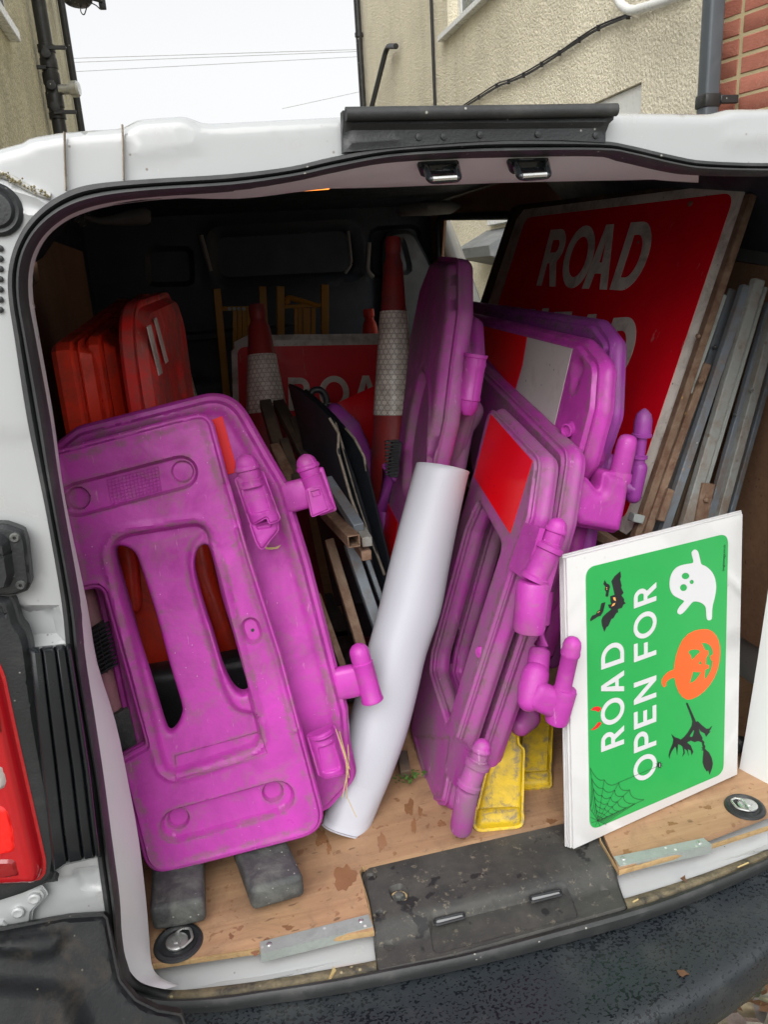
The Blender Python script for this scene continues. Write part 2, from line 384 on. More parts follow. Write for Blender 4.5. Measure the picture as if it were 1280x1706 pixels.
M_['grey_steel'] = pmat('grey_painted_steel', (.14, .165, .19), .5, .12, dirt=((.13, .09, .06), .45, 16), bmp=(90, .12), speck=((.3, .17, .08), 60, .12))
M_['rust'] = pmat('rusty_steel', (.20, .13, .085), .8, .25, dirt=((.11, .05, .028), .55, 25), dirt2=((.30, .24, .17), .3, 12), bmp=(150, .5), speck=((.4, .25, .08), 50, .12))
M_['rust_grey'] = pmat('rust_speckled_galvanised_steel', (.24, .25, .235), .65, .15, dirt=((.16, .10, .06), .45, 18), bmp=(120, .3), speck=((.13, .1, .07), 45, .16))
M_['yellow'] = pmat('yellow_plastic', (.62, .42, .01), .5, .12, grime=((.16, .14, .12), .9), dirt=((.22, .17, .05), .42, 16), dirt2=((.19, .18, .16), .26, 40), bmp=(110, .2))
M_['yellow_frame'] = pmat('yellow_painted_steel', (.42, .20, .01), .5, .12, dirt=((.2, .1, .01), .3, 12), bmp=(110, .06))
M_['sheet_white'] = pmat('white_corrugated_sheet', (.60, .60, .60), .45, .02, dirt=((.48, .47, .45), .22, 14), bmp=None, speck=((.4, .4, .38), 30, .04))
M_['green'] = pmat('green_print', (.02, .34, .075), .38, .03, bmp=None, speck=((.2, .5, .25), 14, .02))
M_['orange'] = pmat('orange_print', (.82, .115, .02), .38, .02, bmp=None)
M_['ink'] = pmat('black_print', (.014, .013, .017), .4, .05, bmp=None)
M_['ink_red'] = pmat('red_print', (.75, .02, .02), .38, .02, bmp=None)
M_['white_print'] = pmat('white_print', (.60, .60, .62), .4, .01, bmp=None)
M_['eye'] = pmat('amber_print', (.85, .4, .1), .4, .01, bmp=None)
M_['timber'] = pmat('dark_wet_timber', (.055, .04, .03), .7, .3, dirt=((.20, .13, .07), .42, 10), bmp=(60, .4), stretch=(1, 1, .2))
M_['black_sheet'] = pmat('black_sheet', (.012, .015, .02), .45, .2, dirt=((.03, .035, .035), .3, 9), bmp=(60, .05))
M_['edge_pale'] = pmat('chipped_pale_edge', (.36, .31, .25), .7, .3, dirt=((.16, .12, .08), .45, 40), bmp=(200, .6))
M_['pale_pink'] = pmat('sun_bleached_pink_plastic', (.50, .22, .27), .6, .15, dirt=((.3, .2, .18), .5, 20), bmp=(140, .25))
M_['pvc_black'] = pmat('black_pvc_pipe', (.02, .021, .022), .45, .15, dirt=((.12, .12, .11), .25, 14), bmp=(60, .05), speck=((.6, .6, .55), 25, .08))
M_['pvc_grey'] = pmat('grey_pvc_pipe', (.075, .088, .10), .4, .1, dirt=((.13, .14, .15), .35, 5), bmp=(60, .03))
M_['white_pvc'] = pmat('white_pvc', (.72, .73, .71), .3, .03, dirt=((.4, .4, .36), .2, 12), bmp=(60, .02))
M_['wire'] = pmat('black_cable', (.015, .015, .017), .5, .1, bmp=None)
M_['wire_far'] = pmat('weathered_overhead_wire', (.42, .42, .42), .6, .1, bmp=None)
M_['leaf'] = pmat('brown_leaf', (.12, .06, .03), .6, .3, bmp=(90, .3))
M_['straw'] = pmat('dry_straw', (.50, .38, .17), .6, .2, bmp=(90, .2))
M_['weed'] = pmat('green_weed', (.07, .16, .03), .5, .3, bmp=(90, .2))
M_['slate'] = pmat('grey_weathered_slate', (.17, .18, .185), .75, .2, dirt=((.3, .31, .3), .4, 14), bmp=(60, .4), stretch=(1, .3, 1))
M_['mortar'] = pmat('sandy_mortar', (.40, .33, .19), .9, .15, dirt=((.3, .25, .16), .3, 20), bmp=(150, .6))
def m_ply(name, a, b_, wet=True, gy=.08):
    m, t, b, mp = base_mat(name); v = mp.outputs[0]
    g = N(t, 'ShaderNodeMapping'); t.links.new(v, g.inputs[0]); g.inputs['Scale'].default_value = (gy, 1, 1) if gy < 1 else (1, 1, 1)
    n1 = noise(t, g.outputs[0], 60, 6, .6, .8); c = mixc(t, ramp(t, n1, [(.3, 0.), (.7, 1.)]), a, b_)
    n2 = noise(t, v, 5, 5, .6, .5); c = mixc(t, ramp(t, n2, [(.35, 0.), (.65, .5)]), c, tuple(x * .72 for x in a))
    g2 = N(t, 'ShaderNodeMapping'); t.links.new(v, g2.inputs[0]); g2.inputs['Scale'].default_value = (.35, 1, 1)
    c = mixc(t, ramp(t, noise(t, g2.outputs[0], 90, 2, .5), [(.68, 0.), (.74, .8)]), c, tuple(x * .35 for x in a))
    rr = .62
    if wet:
        w1 = ramp(t, noise(t, v, 48, 2, .5, .3), [(.66, 0.), (.69, .5)]); c = mixc(t, w1, c, (.16, .055, .018)); rr = mixc(t, w1, .62, .3)
        w2 = ramp(t, noise(t, v, 7, 8, .75, .6), [(.48, 0.), (.72, .7)]); c = mixc(t, w2, c, (.17, .11, .07)); w3 = ramp(t, noise(t, v, 75, 4, .7), [(.62, 0.), (.7, .6)]); c = mixc(t, w3, c, (.14, .085, .05))
        t.links.new(rr, b.inputs['Roughness'])
    else: b.inputs['Roughness'].default_value = .6
    t.links.new(c, b.inputs['Base Color']); bump(t, b, n1, .12, .003); return m
M_['ply'] = m_ply('plywood_floor', (.35, .20, .11), (.47, .295, .165))
M_['ply_wall'] = m_ply('plywood_lining', (.36, .20, .12), (.48, .29, .18), wet=False)
M_['wet'] = pmat('wet_plywood', (.25, .125, .06), .3, .2, bmp=None)
M_['ply_edge'] = pmat('sawn_plywood_edge', (.42, .28, .13), .8, .3, dirt=((.2, .12, .06), .4, 60), bmp=(200, .4))
M_['moss'] = pmat('dry_moss', (.24, .21, .12), .9, .4, bmp=(90, .2))
def m_render(name, a, b_, sc, st):
    m, t, b, mp = base_mat(name); v = mp.outputs[0]
    vo = N(t, 'ShaderNodeTexVoronoi', feature='SMOOTH_F1'); vo.inputs['Scale'].default_value = sc; t.links.new(v, vo.inputs['Vector'])
    d = N(t, 'ShaderNodeMapping'); t.links.new(v, d.inputs[0])
    n1 = noise(t, v, sc * .9, 6, .65, .8); h = math_(t, 'ADD', math_(t, 'MULTIPLY', vo.outputs['Distance'], -.9), n1)
    c = mixc(t, ramp(t, n1, [(.3, 0.), (.62, 1.)]), a, b_)
    c = mixc(t, ramp(t, noise(t, v, 1.1, 6, .6, .4), [(.42, 0.), (.75, .55)]), c, tuple(x * .62 for x in a))
    g2 = N(t, 'ShaderNodeMapping'); t.links.new(v, g2.inputs[0]); g2.inputs['Scale'].default_value = (1, 1, .12)
    c = mixc(t, ramp(t, noise(t, g2.outputs[0], 5, 4, .6), [(.5, 0.), (.75, .4)]), c, tuple(x * .7 for x in a))
    t.links.new(c, b.inputs['Base Color']); b.inputs['Roughness'].default_value = .9; bump(t, b, h, st, .02); return m
M_['render_cream'] = m_render('cream_pebbledash', (.76, .69, .52), (.90, .84, .68), 70, .55)
M_['render_tan'] = m_render('tan_pebbledash', (.42, .38, .25), (.86, .81, .60), 48, .9)
def m_brick():
    m, t, b, mp = base_mat('red_brick'); v = mp.outputs[0]; oi = N(t, 'ShaderNodeObjectInfo')
    c = mixc(t, oi.outputs['Random'], (.31, .10, .065), (.43, .165, .11)); g = ramp(t, noise(t, v, 30, 6, .7), [(.35, 0.), (.7, .6)])
    c = mixc(t, g, c, (.26, .09, .06)); c = mixc(t, ramp(t, noise(t, v, 9, 6, .7), [(.55, 0.), (.75, .5)]), c, (.45, .33, .24))
    t.links.new(c, b.inputs['Base Color']); b.inputs['Roughness'].default_value = .85; bump(t, b, noise(t, v, 90, 6, .7), .7, .006); return m
M_['brick'] = m_brick()
def m_ground():
    m, t, b, mp = base_mat('leaf_strewn_gravel'); v = mp.outputs[0]
    vo = N(t, 'ShaderNodeTexVoronoi'); vo.inputs['Scale'].default_value = 26; t.links.new(v, vo.inputs['Vector'])
    c = mixc(t, ramp(t, noise(t, v, 18, 6, .7), [(.3, 0.), (.7, 1.)]), (.10, .09, .065), (.34, .30, .22))
    c = mixc(t, .35, c, vo.outputs['Color'], 'MULTIPLY'); t.links.new(c, b.inputs['Base Color']); b.inputs['Roughness'].default_value = .8
    bump(t, b, vo.outputs['Distance'], .9, .03); return m
M_['ground'] = m_ground()
def m_bumper():
    m, t, b, mp = base_mat('wet_grained_bumper'); v = mp.outputs[0]
    sc = N(t, 'ShaderNodeMapping'); t.links.new(v, sc.inputs[0]); sc.inputs['Scale'].default_value = (1, 1.3, 1)
    n = noise(t, sc.outputs[0], 170, 2, .5, .2); big = noise(t, v, 5, 3)
    th = math_(t, 'ADD', n, math_(t, 'MULTIPLY', math_(t, 'SUBTRACT', big, .5), .35)); w = ramp(t, th, [(.535, 0.), (.56, 1.)])
    c = mixc(t, w, (.020, .025, .030), (.007, .009, .011)); c = mixc(t, ramp(t, noise(t, v, 9, 6, .7), [(.5, 0.), (.8, .5)]), c, (.075, .078, .075))
    vo = N(t, 'ShaderNodeTexVoronoi'); vo.inputs['Scale'].default_value = 60; t.links.new(v, vo.inputs['Vector'])
    c = mixc(t, math_(t, 'MULTIPLY', ramp(t, vo.outputs['Distance'], [(.05, 1.), (.09, 0.)]), ramp(t, big, [(.5, 0.), (.6, 1.)])), c, (.3, .27, .2))
    t.links.new(c, b.inputs['Base Color']); t.links.new(mixc(t, w, .40, .15), b.inputs['Roughness'])
    p = bump(t, b, noise(t, v, 400, 2), .12, .002); bump(t, b, w, .25, .001, p); return m
M_['bumper'] = m_bumper()
def m_trim():
    m, t, b, mp = base_mat('dirty_sill_plastic'); v = mp.outputs[0]
    c = mixc(t, ramp(t, noise(t, v, 7, 8, .7, .5), [(.4, 0.), (.65, 1.)]), (.028, .029, .029), (.070, .068, .060))
    c = mixc(t, ramp(t, noise(t, v, 28, 3, .5), [(.62, 0.), (.66, .9)]), c, (.012, .012, .013))
    c = mixc(t, ramp(t, noise(t, v, 60, 8, .75), [(.58, 0.), (.68, .7)]), c, (.24, .21, .15))
    t.links.new(c, b.inputs['Base Color']); b.inputs['Roughness'].default_value = .62; bump(t, b, noise(t, v, 300, 3), .2, .002); return m
M_['trim'] = m_trim()
def m_sleeve():
    m = bpy.data.materials.new('reflective_cone_sleeve'); m.use_nodes = True; t = m.node_tree; b = t.nodes['Principled BSDF']
    uvn = N(t, 'ShaderNodeTexCoord'); sp = N(t, 'ShaderNodeSeparateXYZ'); t.links.new(uvn.outputs['UV'], sp.inputs[0])
    def ring(ox, oy):
        s = .0145; fx = math_(t, 'SUBTRACT', math_(t, 'FRACT', math_(t, 'ADD', math_(t, 'DIVIDE', sp.outputs[0], s), ox)), .5)
        fy = math_(t, 'MULTIPLY', math_(t, 'SUBTRACT', math_(t, 'FRACT', math_(t, 'ADD', math_(t, 'DIVIDE', sp.outputs[1], s * 1.732), oy)), .5), 1.732)
        d = math_(t, 'SQRT', math_(t, 'ADD', math_(t, 'MULTIPLY', fx, fx), math_(t, 'MULTIPLY', fy, fy)))
        return math_(t, 'LESS_THAN', math_(t, 'ABSOLUTE', math_(t, 'SUBTRACT', d, .44)), .035)
    r = math_(t, 'MAXIMUM', ring(0., 0.), ring(.5, .5)); nn = noise(t, uvn.outputs['Object'], 25, 5)
    c = mixc(t, ramp(t, nn, [(.35, 0.), (.7, 1.)]), (.80, .75, .67), (.46, .41, .36)); c = mixc(t, r, c, (.16, .12, .10))
    seam = math_(t, 'LESS_THAN', math_(t, 'ABSOLUTE', math_(t, 'SUBTRACT', sp.outputs[0], .0)), .0012); c = mixc(t, seam, c, (.05, .05, .05))
    t.links.new(c, b.inputs['Base Color']); b.inputs['Roughness'].default_value = .35; bump(t, b, r, -.2, .001); return m
M_['sleeve'] = m_sleeve()
def m_red_lens():
    m, t, b, mp = base_mat('red_lamp_lens'); b.inputs['Base Color'].default_value = (.42, .006, .012, 1); b.inputs['Roughness'].default_value = .08
    b.inputs['Coat Weight'].default_value = 1; b.inputs['Subsurface Weight'].default_value = 0
    w = N(t, 'ShaderNodeTexWave'); w.inputs['Scale'].default_value = 40; t.links.new(mp.outputs[0], w.inputs['Vector']); bump(t, b, w.outputs['Fac'], .1, .002); return m
M_['lens'] = m_red_lens()
M_['lens_bright'] = pmat('bright_red_reflector', (.9, .012, .01), .1, .1, bmp=(200, .2), coat=1.)
M_['lens_dark'] = pmat('deep_red_lens', (.22, .004, .008), .1, .1, bmp=(200, .05), coat=1.)
M_['lens_clear'] = pmat('clear_lamp_window', (.42, .36, .34), .12, .15, bmp=(200, .2), coat=1.)
def m_glow():
    m, t, b, mp = base_mat('amber_lamp'); b.inputs['Base Color'].default_value = (.8, .35, .08, 1); b.inputs['Emission Color'].default_value = (1, .26, .03, 1); b.inputs['Emission Strength'].default_value = 2.2; return m
M_['glow'] = m_glow()
def m_glass():
    m, t, b, mp = base_mat('window_glass'); b.inputs['Base Color'].default_value = (.10, .13, .14, 1); b.inputs['Roughness'].default_value = .05; b.inputs['Specular IOR Level'].default_value = .8; return m
M_['glass'] = m_glass()
def m_roll():
    m, t, b, mp = base_mat('embossed_white_sheet'); b.inputs['Base Color'].default_value = (.50, .51, .565, 1); b.inputs['Roughness'].default_value = .45
    w = N(t, 'ShaderNodeTexVoronoi'); w.inputs['Scale'].default_value = 230; t.links.new(mp.outputs[0], w.inputs['Vector']); bump(t, b, w.outputs['Distance'], .10, .001)
    return m
M_['roll'] = m_roll()
# ------------------------------------------------------------ the setting
g = mesh('ground', [(-25, -12, 0), (30, -12, 0), (30, 40, 0), (-25, 40, 0)], [(0, 1, 2, 3)], M_['ground'], closed=False, base=(0, 0, 0)); kind(g, 'structure')

# --- cream rendered house on the right, its wall runs along the van
HX = 2.4
HP = PL((HX, 0, 0), (0, 1, 0), (0, 0, 1))
house = thing('rendered_house', 'cream pebbledash house rising above the van roof on the right', 'house', (HX, 6, 0))
def yz(px, py, x=HX): p = Wx(px, py, x); return (p[1], p[2])
w1 = yz(757, 40); w2 = yz(1070, 136)
hole1 = A((5.55, 3.02 + .02), (6.62, 3.02 + .02), (6.62, 4.3), (5.55, 4.3))
sill_a, sill_b = yz(740, 56), yz(783, 22)
zs = (sill_a[1] + sill_b[1]) / 2
hole1 = A((5.2, zs), (sill_a[0] - .1, zs), (sill_a[0] - .1, zs + 1.3), (5.2, zs + 1.3))
hole2 = A((w2[0], w2[1] - .95), (w2[0] + 1.5, w2[1] - .95), (w2[0] + 1.5, w2[1]), (w2[0], w2[1]))
relief('wall', HP, A((3.3, 0), (10.1, 0), (10.1, 7.5), (3.3, 7.5)), M_['render_cream'], house, holes=[hole1, hole2], prof=FLAT(.3), res=99, edge=0, hole_edge=0, coarse=True)
mesh('end_wall', *prism([(HX, 10.1, 0), (HX + 6, 10.1, 0), (HX + 6, 10.1, 7.5), (HX, 10.1, 7.5)], (0, 1, 0), .25), M_['render_cream'], house, smooth=False)
def window(hole, depth, bars=True, blind=False):
    (a, z0), (b, z1) = hole[0], hole[2]; x = HX + depth
    f = mesh('window', *box((x, a, z0), (.05, 0, 0), (0, b - a, 0), (0, 0, .06), .004), M_['white_pvc'], house)
    m = MB()
    m.add(*box((x, a, z1 - .06), (.05, 0, 0), (0, b - a, 0), (0, 0, .06), .004)); m.add(*box((x, a, z0 + .06), (.05, 0, 0), (0, .06, 0), (0, 0, z1 - z0 - .12), .004))
    m.add(*box((x, b - .06, z0 + .06), (.05, 0, 0), (0, .06, 0), (0, 0, z1 - z0 - .12), .004)); m.add(*box((x + .003, (a + b) / 2 - .03, z0 + .06), (.045, 0, 0), (0, .06, 0), (0, 0, z1 - z0 - .12), .004))
    if blind: m.add(*box((x - .04, a, z1 - .16), (.035, 0, 0), (0, b - a, 0), (0, 0, .158), .004))
    m.build('frame', M_['white_pvc'], f)
    mesh('pane', *box((x + .02, a, z0), (.01, 0, 0), (0, b - a, 0), (0, 0, z1 - z0), 0), M_['glass'], f, smooth=False)
window(hole1, .09); window(hole2, .06, blind=True)
mesh('window_sill', *box((HX - .06, 5.1, zs - .05), (.15, 0, .0), (0, sill_a[0] - 5.1, 0), (0, 0, .045), .005), M_['white_pvc'], house)
# slate-topped canopy and the white sill seen through the van's side window
c0, c1 = yz(812, 384), yz(872, 376)
cz = c0[1]
V_ = [(HX - .001, c0[0], cz), (HX - .001, c1[0], cz), (HX - .26, c1[0], cz - .13), (HX - .26, c0[0], cz - .13), (HX - .001, c0[0] - .06, cz - .26), (HX - .001, c1[0], cz - .26), (HX - .25, c1[0], cz - .2), (HX - .25, c0[0] - .02, cz - .2)]
mesh('canopy', V_, [(0, 1, 2, 3), (7, 6, 5, 4), (3, 2, 6, 7), (0, 3, 7, 4), (1, 5, 6, 2), (0, 4, 5, 1)], M_['slate'], house, smooth=False)
s0, s1 = yz(822, 376), yz(870, 368)
mesh('window_sill', *box((HX - .05, s1[0], s0[1]), (.05, 0, 0), (0, s0[0] - s1[0], 0), (0, 0, .12), .004), M_['white_pvc'], house)
# pipes on that house
def pipe(name, label, path, r, mat, clips=(), seg=14):
    t = thing(name, label, 'pipe', path[0] if path[0][2] < path[-1][2] else path[-1])
    mesh('pipe_run', *tube(path, r, seg), mat, t)
    for c in clips: mesh('clip', *lathe((c[0], c[1], c[2] - r * .5), (0, 0, 1), [(r * 1.05, 0), (r * 1.3, .002), (r * 1.3, r * 1.2), (r * 1.05, r * 1.22)], seg), mat, t); mesh('bracket', *box((c[0] - r * .4, c[1] - r * .4, c[2] - r * .4), (r * .8 + r * 1.3, 0, 0), (0, r * .8, 0), (0, 0, r * .8), .001), mat, t)
    return t
p = Wx(600, 90, HX - .05)
pipe('downpipe', 'black downpipe on the far corner of the cream house', [(p[0], p[1], 0), (p[0], p[1], 7.4)], .036, M_['pvc_black'], [(p[0], p[1], Wx(603, 52, HX - .05)[2])])
p = Wx(722, 90, HX - .02)
pipe('cable_conduit', 'thin dark conduit running straight up the cream house wall', [(p[0], p[1], 0), (p[0], p[1], 7.4)], .014, M_['wire'])
q = [Wx(660, 77, HX - .06), Wx(645, 77, HX - .06), Wx(638, 79, HX - .06)]; e = Wx(617, 185, HX - .06); q[2] = q[1] + A(0, .12, -.05); e2 = W(617, 188, q[2][1])
q = fill3([q[0], q[1], W(617, 188, q[1][1] + .2)], .1)
pipe('waste_pipe', 'thin black waste pipe elbowing down beside the cream house corner', q, .026, M_['pvc_black'])
cab = MB(); pts = [(700, 222), (768, 178), (800, 158), (830, 139), (850, 132), (875, 121), (905, 103), (935, 84), (968, 62), (1000, 42), (1050, 22), (1112, -2), (1150, -20)]
for k, o_ in ((0, 0), (1, 3.5), (2, 5.5)):
    cab.add(*tube(smooth_loop([Wx(a, b + o_ + .5 * math.sin(i * 2.1 + k), HX - .018 - .004 * k) for i, (a, b) in enumerate(pts)], 5, False),   .0052 - .0008 * k, 6))
for i in range(2, 11): p = Wx(pts[i][0], pts[i][1] + 3, HX - .01); cab.add(*box(p - A(.02, .006, .02), (.02, 0, 0), (0, .010, 0), (0, 0, .03), .001))
tag(cab.build('wall_cables', M_['wire']), 'bundle of black cables climbing diagonally across the cream render', 'cable')
ov = fill3([Wx(1022, -40, HX - .05), Wx(1034, 8, HX - .12), Wx(1052, 19, HX - .12), Wx(1105, 3, HX - .12), Wx(1150, -14, HX - .12)], .06)
tag(mesh('overflow_pipe', *tube(ov, .022, 12), M_['white_pvc']), 'white plastic overflow pipe bent along the top of the cream wall', 'pipe')

# --- brick house with the grey downpipe
bo = W(1200, 100, 3.2); dv = -nz(ray(-105, 520)); dv = nz(A(dv[0], dv[1], 0)); BP = PL(bo, dv, (0, 0, 1))
bh = thing('brick_house', 'red brick house corner beside the grey downpipe at upper right', 'house', (bo[0], bo[1], 0))
bme = None; pb = A(*BP.uv(1197, 90)); u0 = BP.uv(1196, 120)[0]
mesh('mortar_wall', *box(BP.w([(u0, -bo[2])], -.0035)[0] - BP.n * .2, BP.u * 2.2, (0, 0, 7.), BP.n * .2, 0), M_['mortar'], bh, smooth=False)
bv, bf = box((0, 0, 0), (.209, 0, 0), (0, .102, 0), (0, 0, .0625), .004, 1)
bvh, bfh = box((0, 0, 0), (.097, 0, 0), (0, .102, 0), (0, 0, .0625), .004, 1)
def bmesh_(name, V, F):
    V = V + rng.normal(0, .0012, V.shape); me = bpy.data.meshes.new(name); me.from_pydata(V.tolist(), [], F); me.materials.append(M_['brick']); me.shade_smooth(); me.set_sharp_from_angle(angle=R(40)); return me
bms = [bmesh_('brick', bv, bf) for _ in range(4)]; bmh = [bmesh_('brick', bvh, bfh) for _ in range(3)]
rot = Matrix([[*(BP.u), 0], [*(-BP.n), 0], [0, 0, 1, 0], [0, 0, 0, 1]]).transposed(); rot = Matrix((( BP.u[0], -BP.n[0], 0), (BP.u[1], -BP.n[1], 0), (0, 0, 1)))
zc = BP.w([BP.uv(1205, 215)], 0)[0][2] // .075 * .075
for r_ in range(-14, 16):
    z = zc + r_ * .075; x = u0 - (.0 if r_ % 2 else .1125)
    k = 0
    while x < u0 + .9:
        hd = (r_ % 2 == 1 and k % 3 == 0); me = random.choice(bmh if hd else bms); L = .1125 if hd else .225
        xs = x
        if x < u0 - .02 and L > .2: me = random.choice(bmh); xs = u0 + .002
        p = BP.w([(xs, 0)], random.uniform(-.0015, .0015))[0]
        o = bpy.data.objects.new('brick', me); COL.objects.link(o); o.parent = bh
        o.matrix_local = Matrix.Translation(Vector((p[0] - bo[0], p[1] - bo[1], z))) @ rot.to_4x4()
        x += L; k += 1
p = W(1185, 90, 3.12)
dp = thing('square_downpipe', 'grey square downpipe where cream render meets red brick', 'downpipe', (p[0], p[1], 0))
dp_p = lambda z: A(p[0], p[1], z)
mesh('pipe_run', *box(dp_p(0) - A(.034, .034, 0), (.068, 0, 0), (0, .068, 0), (0, 0, 6), .012, 3), M_['pvc_grey'], dp)
zc_ = W(1183, 168, 3.12)[2]
mesh('clip', *box(dp_p(zc_) - A(.039, .039, .03), (.078, 0, 0), (0, .078, 0), (0, 0, .055), .01, 2), M_['pvc_black'], dp)
mesh('clip_lug', *box(dp_p(zc_) + A(.03, -.045, -.018), (.085, 0, .0), (0, .02, 0), (0, 0, .032), .003), M_['pvc_black'], dp)

# --- tan house on the left
LX = -.9
lh = thing('tan_house', 'tan pebbledash house wall at upper left behind black pipes', 'house', (LX, 8, 0))
ye = Wx(131, 150, LX)[1]
mesh('wall', *box((LX - .3, 3.6, 0), (.3, 0, 0), (0, ye - 3.6, 0), (0, 0, 8), 0), M_['render_tan'], lh, smooth=False)
a_, b_ = Wx(24, 54, LX + .04), Wx(-60, -68, LX + .04)
mesh('window_sill', *box((LX, b_[1], a_[2] - .06), (.07, 0, 0), (0, a_[1] - b_[1], 0), (0, 0, .07), .005), M_['white_pvc'], lh)
f = mesh('window', *box((LX - .01, b_[1] + .1, a_[2] + .01), (.03, 0, 0), (0, a_[1] - b_[1] - .2, 0), (0, 0, 1.), .005), M_['white_pvc'], lh)
mesh('pane', *box((LX + .021, b_[1] + .16, a_[2] + .07), (.004, 0, 0), (0, a_[1] - b_[1] - .32, 0), (0, 0, .88), 0), M_['glass'], f, smooth=False)
p = Wx(80, 100, LX + .09); z_ = lambda py: Wx(80 + .16 * (py - 100), py, LX + .09)[2]
sp = thing('soil_pipe', 'thick black soil pipe with collars on the tan house', 'soil pipe', (p[0], p[1], 0))
mesh('pipe_run', *tube([(p[0], p[1], 0), (p[0], p[1], 8)], .056, 18), M_['pvc_black'], sp)
for py, h in ((93, .16), (118, .10), (147, .22), (183, .14)):
    z = z_(py); mesh('collar', *lathe((p[0], p[1], z - h / 2), (0, 0, 1), [(.056, 0), (.068, .004), (.068, h * .35), (.062, h * .4), (.062, h * .6), (.069, h * .65), (.069, h - .004), (.056, h)], 18), M_['pvc_black'], sp)
for py, dx in ((93, .0), (145, .0), (180, .0)):
    z = z_(py); mesh('boss', *lathe((p[0], p[1] - .05, z), (0, -1, 0), [(.03, 0), (.03, .03), (.036, .032), (.036, .045), (.02, .047)], 14), M_['pvc_black'], sp)
z = z_(150); mesh('vent_cap', *lathe((p[0] + .05, p[1] - .02, z), (1, -.2, 0), [(.04, 0), (.04, .10), (.062, .102), (.062, .15), (.05, .165), (.01, .17)], 18), M_['zinc'], sp)
for py in (83, 115, 188): z = z_(py); mesh('bracket', *box((p[0] - .02, p[1] - .09, z - .02), (.18 if py != 115 else -.14, 0, 0), (0, .02, 0), (0, 0, .03), .003), M_['pvc_black'], sp)
p = Wx(117, 100, LX + .05)
pipe('rainwater_pipe', 'slim black rainwater pipe at the edge of the tan house', [(p[0], p[1], 0), (p[0], p[1], 8)], .038, M_['pvc_black'])
p = W(130, 0, 9.5)
sl = thing('security_light', 'small black security light with dangling wires at the top edge', 'light', (p[0], p[1], p[2]))
mesh('lamp_housing', *lathe(W(128, 3, 9.5), (.1, .1, 1), [(.02, -.03), (.12, -.015), (.15, .02), (.14, .08), (.05, .14)], 20), M_['pvc_black'], sl)
mesh('sensor_box', *box(W(165, 14, 9.5), (.07, 0, 0), (0, .06, 0), (0, 0, .14), .01, 2), M_['pvc_black'], sl)
mesh('arm', *tube([W(112, 6, 9.5), W(140, -6, 9.5), W(170, 2, 9.5)], .02, 8), M_['pvc_black'], sl)
mesh('arm', *tube([W(128, -4, 9.5), W(75, -30, 9.3)], .025, 8), M_['pvc_black'], sl)
mesh('flex', *tube(smooth_loop([W(136, 2, 9.5), W(134, 18, 9.5), W(140, 24, 9.5), W(147, 6, 9.5), W(158, 8, 9.5), W(166, 15, 9.5)], 6, False), .006, 6), M_['wire'], sl)
for i, (a, b, c, d, lab) in enumerate(((90, 98, 640, 81, 'uppermost overhead wire crossing the white sky between the houses'), (90, 105, 640, 84, 'second overhead wire just under the uppermost one'), (90, 121, 640, 92, 'third overhead wire sagging below the close pair'), (470, 181, 640, 144, 'short slanting overhead wire low against the sky near the cream house'))):
    P0, P1 = W(a, b, 19 + i), W(c, d, 19 + i)
    P0, P1 = P0 + (P0 - P1) * 1.0 if i < 3 else P0, P1 + (P1 - P0) * .6
    tag(mesh('overhead_wire', *tube([P0 + (P1 - P0) * t - A(0, 0, .0) for t in np.linspace(0, 1, 8)], .0075, 5), M_['wire_far']), lab, 'wire', 'overhead wires in the sky')
# ------------------------------------------------------------ the van
YR = .98
van = thing('van', 'white panel van seen from behind with its rear open and full of road gear', 'van', (.445, 2.9, 0))
SO = [(1290,273),(1170,270),(1110,260),(1040,244),(990,237),(840,235),(740,240),(640,248),(550,264),(480,280),(380,292),(250,300),(159,308),(111,322),(66,352),(35,392),(18,440),(16,490),(26,560),(46,690),(64,780),(80,860),(104,1000),(114,1100),(131,1200),(150,1300),(160,1400),(174,1500),(181,1565),(192,1630),(220,1665),(263,1683),(355,1683),(440,1671),(550,1655),(680,1630),(780,1609),(936,1570),(1092,1525),(1200,1482),(1290,1441)]
SI = [(1290,292),(1165,290),(1110,283),(1040,267),(990,260),(840,262),(740,265),(640,272),(555,288),(490,302),(390,317),(260,326),(185,335),(128,350),(90,372),(62,402),(46,442),(44,495),(56,565),(80,695),(93,785),(106,862),(131,1002),(142,1102),(158,1202),(173,1302),(186,1400),(199,1498),(203,1562),(212,1610),(240,1638),(290,1649),(360,1643),(445,1632),(550,1614),(670,1591),(780,1570),(900,1534),(1046,1495),(1170,1456),(1290,1410)]
def seal3(p, i):
    if i >= 31: return Wz(*p, .562)
    if i == 30: return (Wz(*p, .575) + W(*p, YR)) / 2
    return W(*p, YR)
so = [seal3(p, i) for i, p in enumerate(SO)]; si = [seal3(p, i) for i, p in enumerate(SI)]
mir = lambda p: A(.89 - p[0], p[1], p[2])
sr = range(31, 10, -1)
so += [mir(so[i]) for i in sr]; si += [mir(si[i]) for i in sr]
so, si = smooth_loop(so, 4), smooth_loop(si, 4)
ns = len(so); bottom0, bottom1 = 30 * 4, 41 * 4
prof_s = [(.0, -.006), (.0, .010), (.06, .014), (.30, .015), (.40, .012), (.44, .003), (.48, .003), (.53, .014), (.62, .021), (.75, .022), (.88, .016), (.96, .006), (1., -.012)]
prof_b = [(.0, -.012), (.03, .006), (.12, .018), (.26, .022), (.42, .016), (.48, .004), (.52, .002), (.60, .006), (.75, .007), (.88, .005), (.95, .003), (.98, .001), (1., -.012)]
rings = []
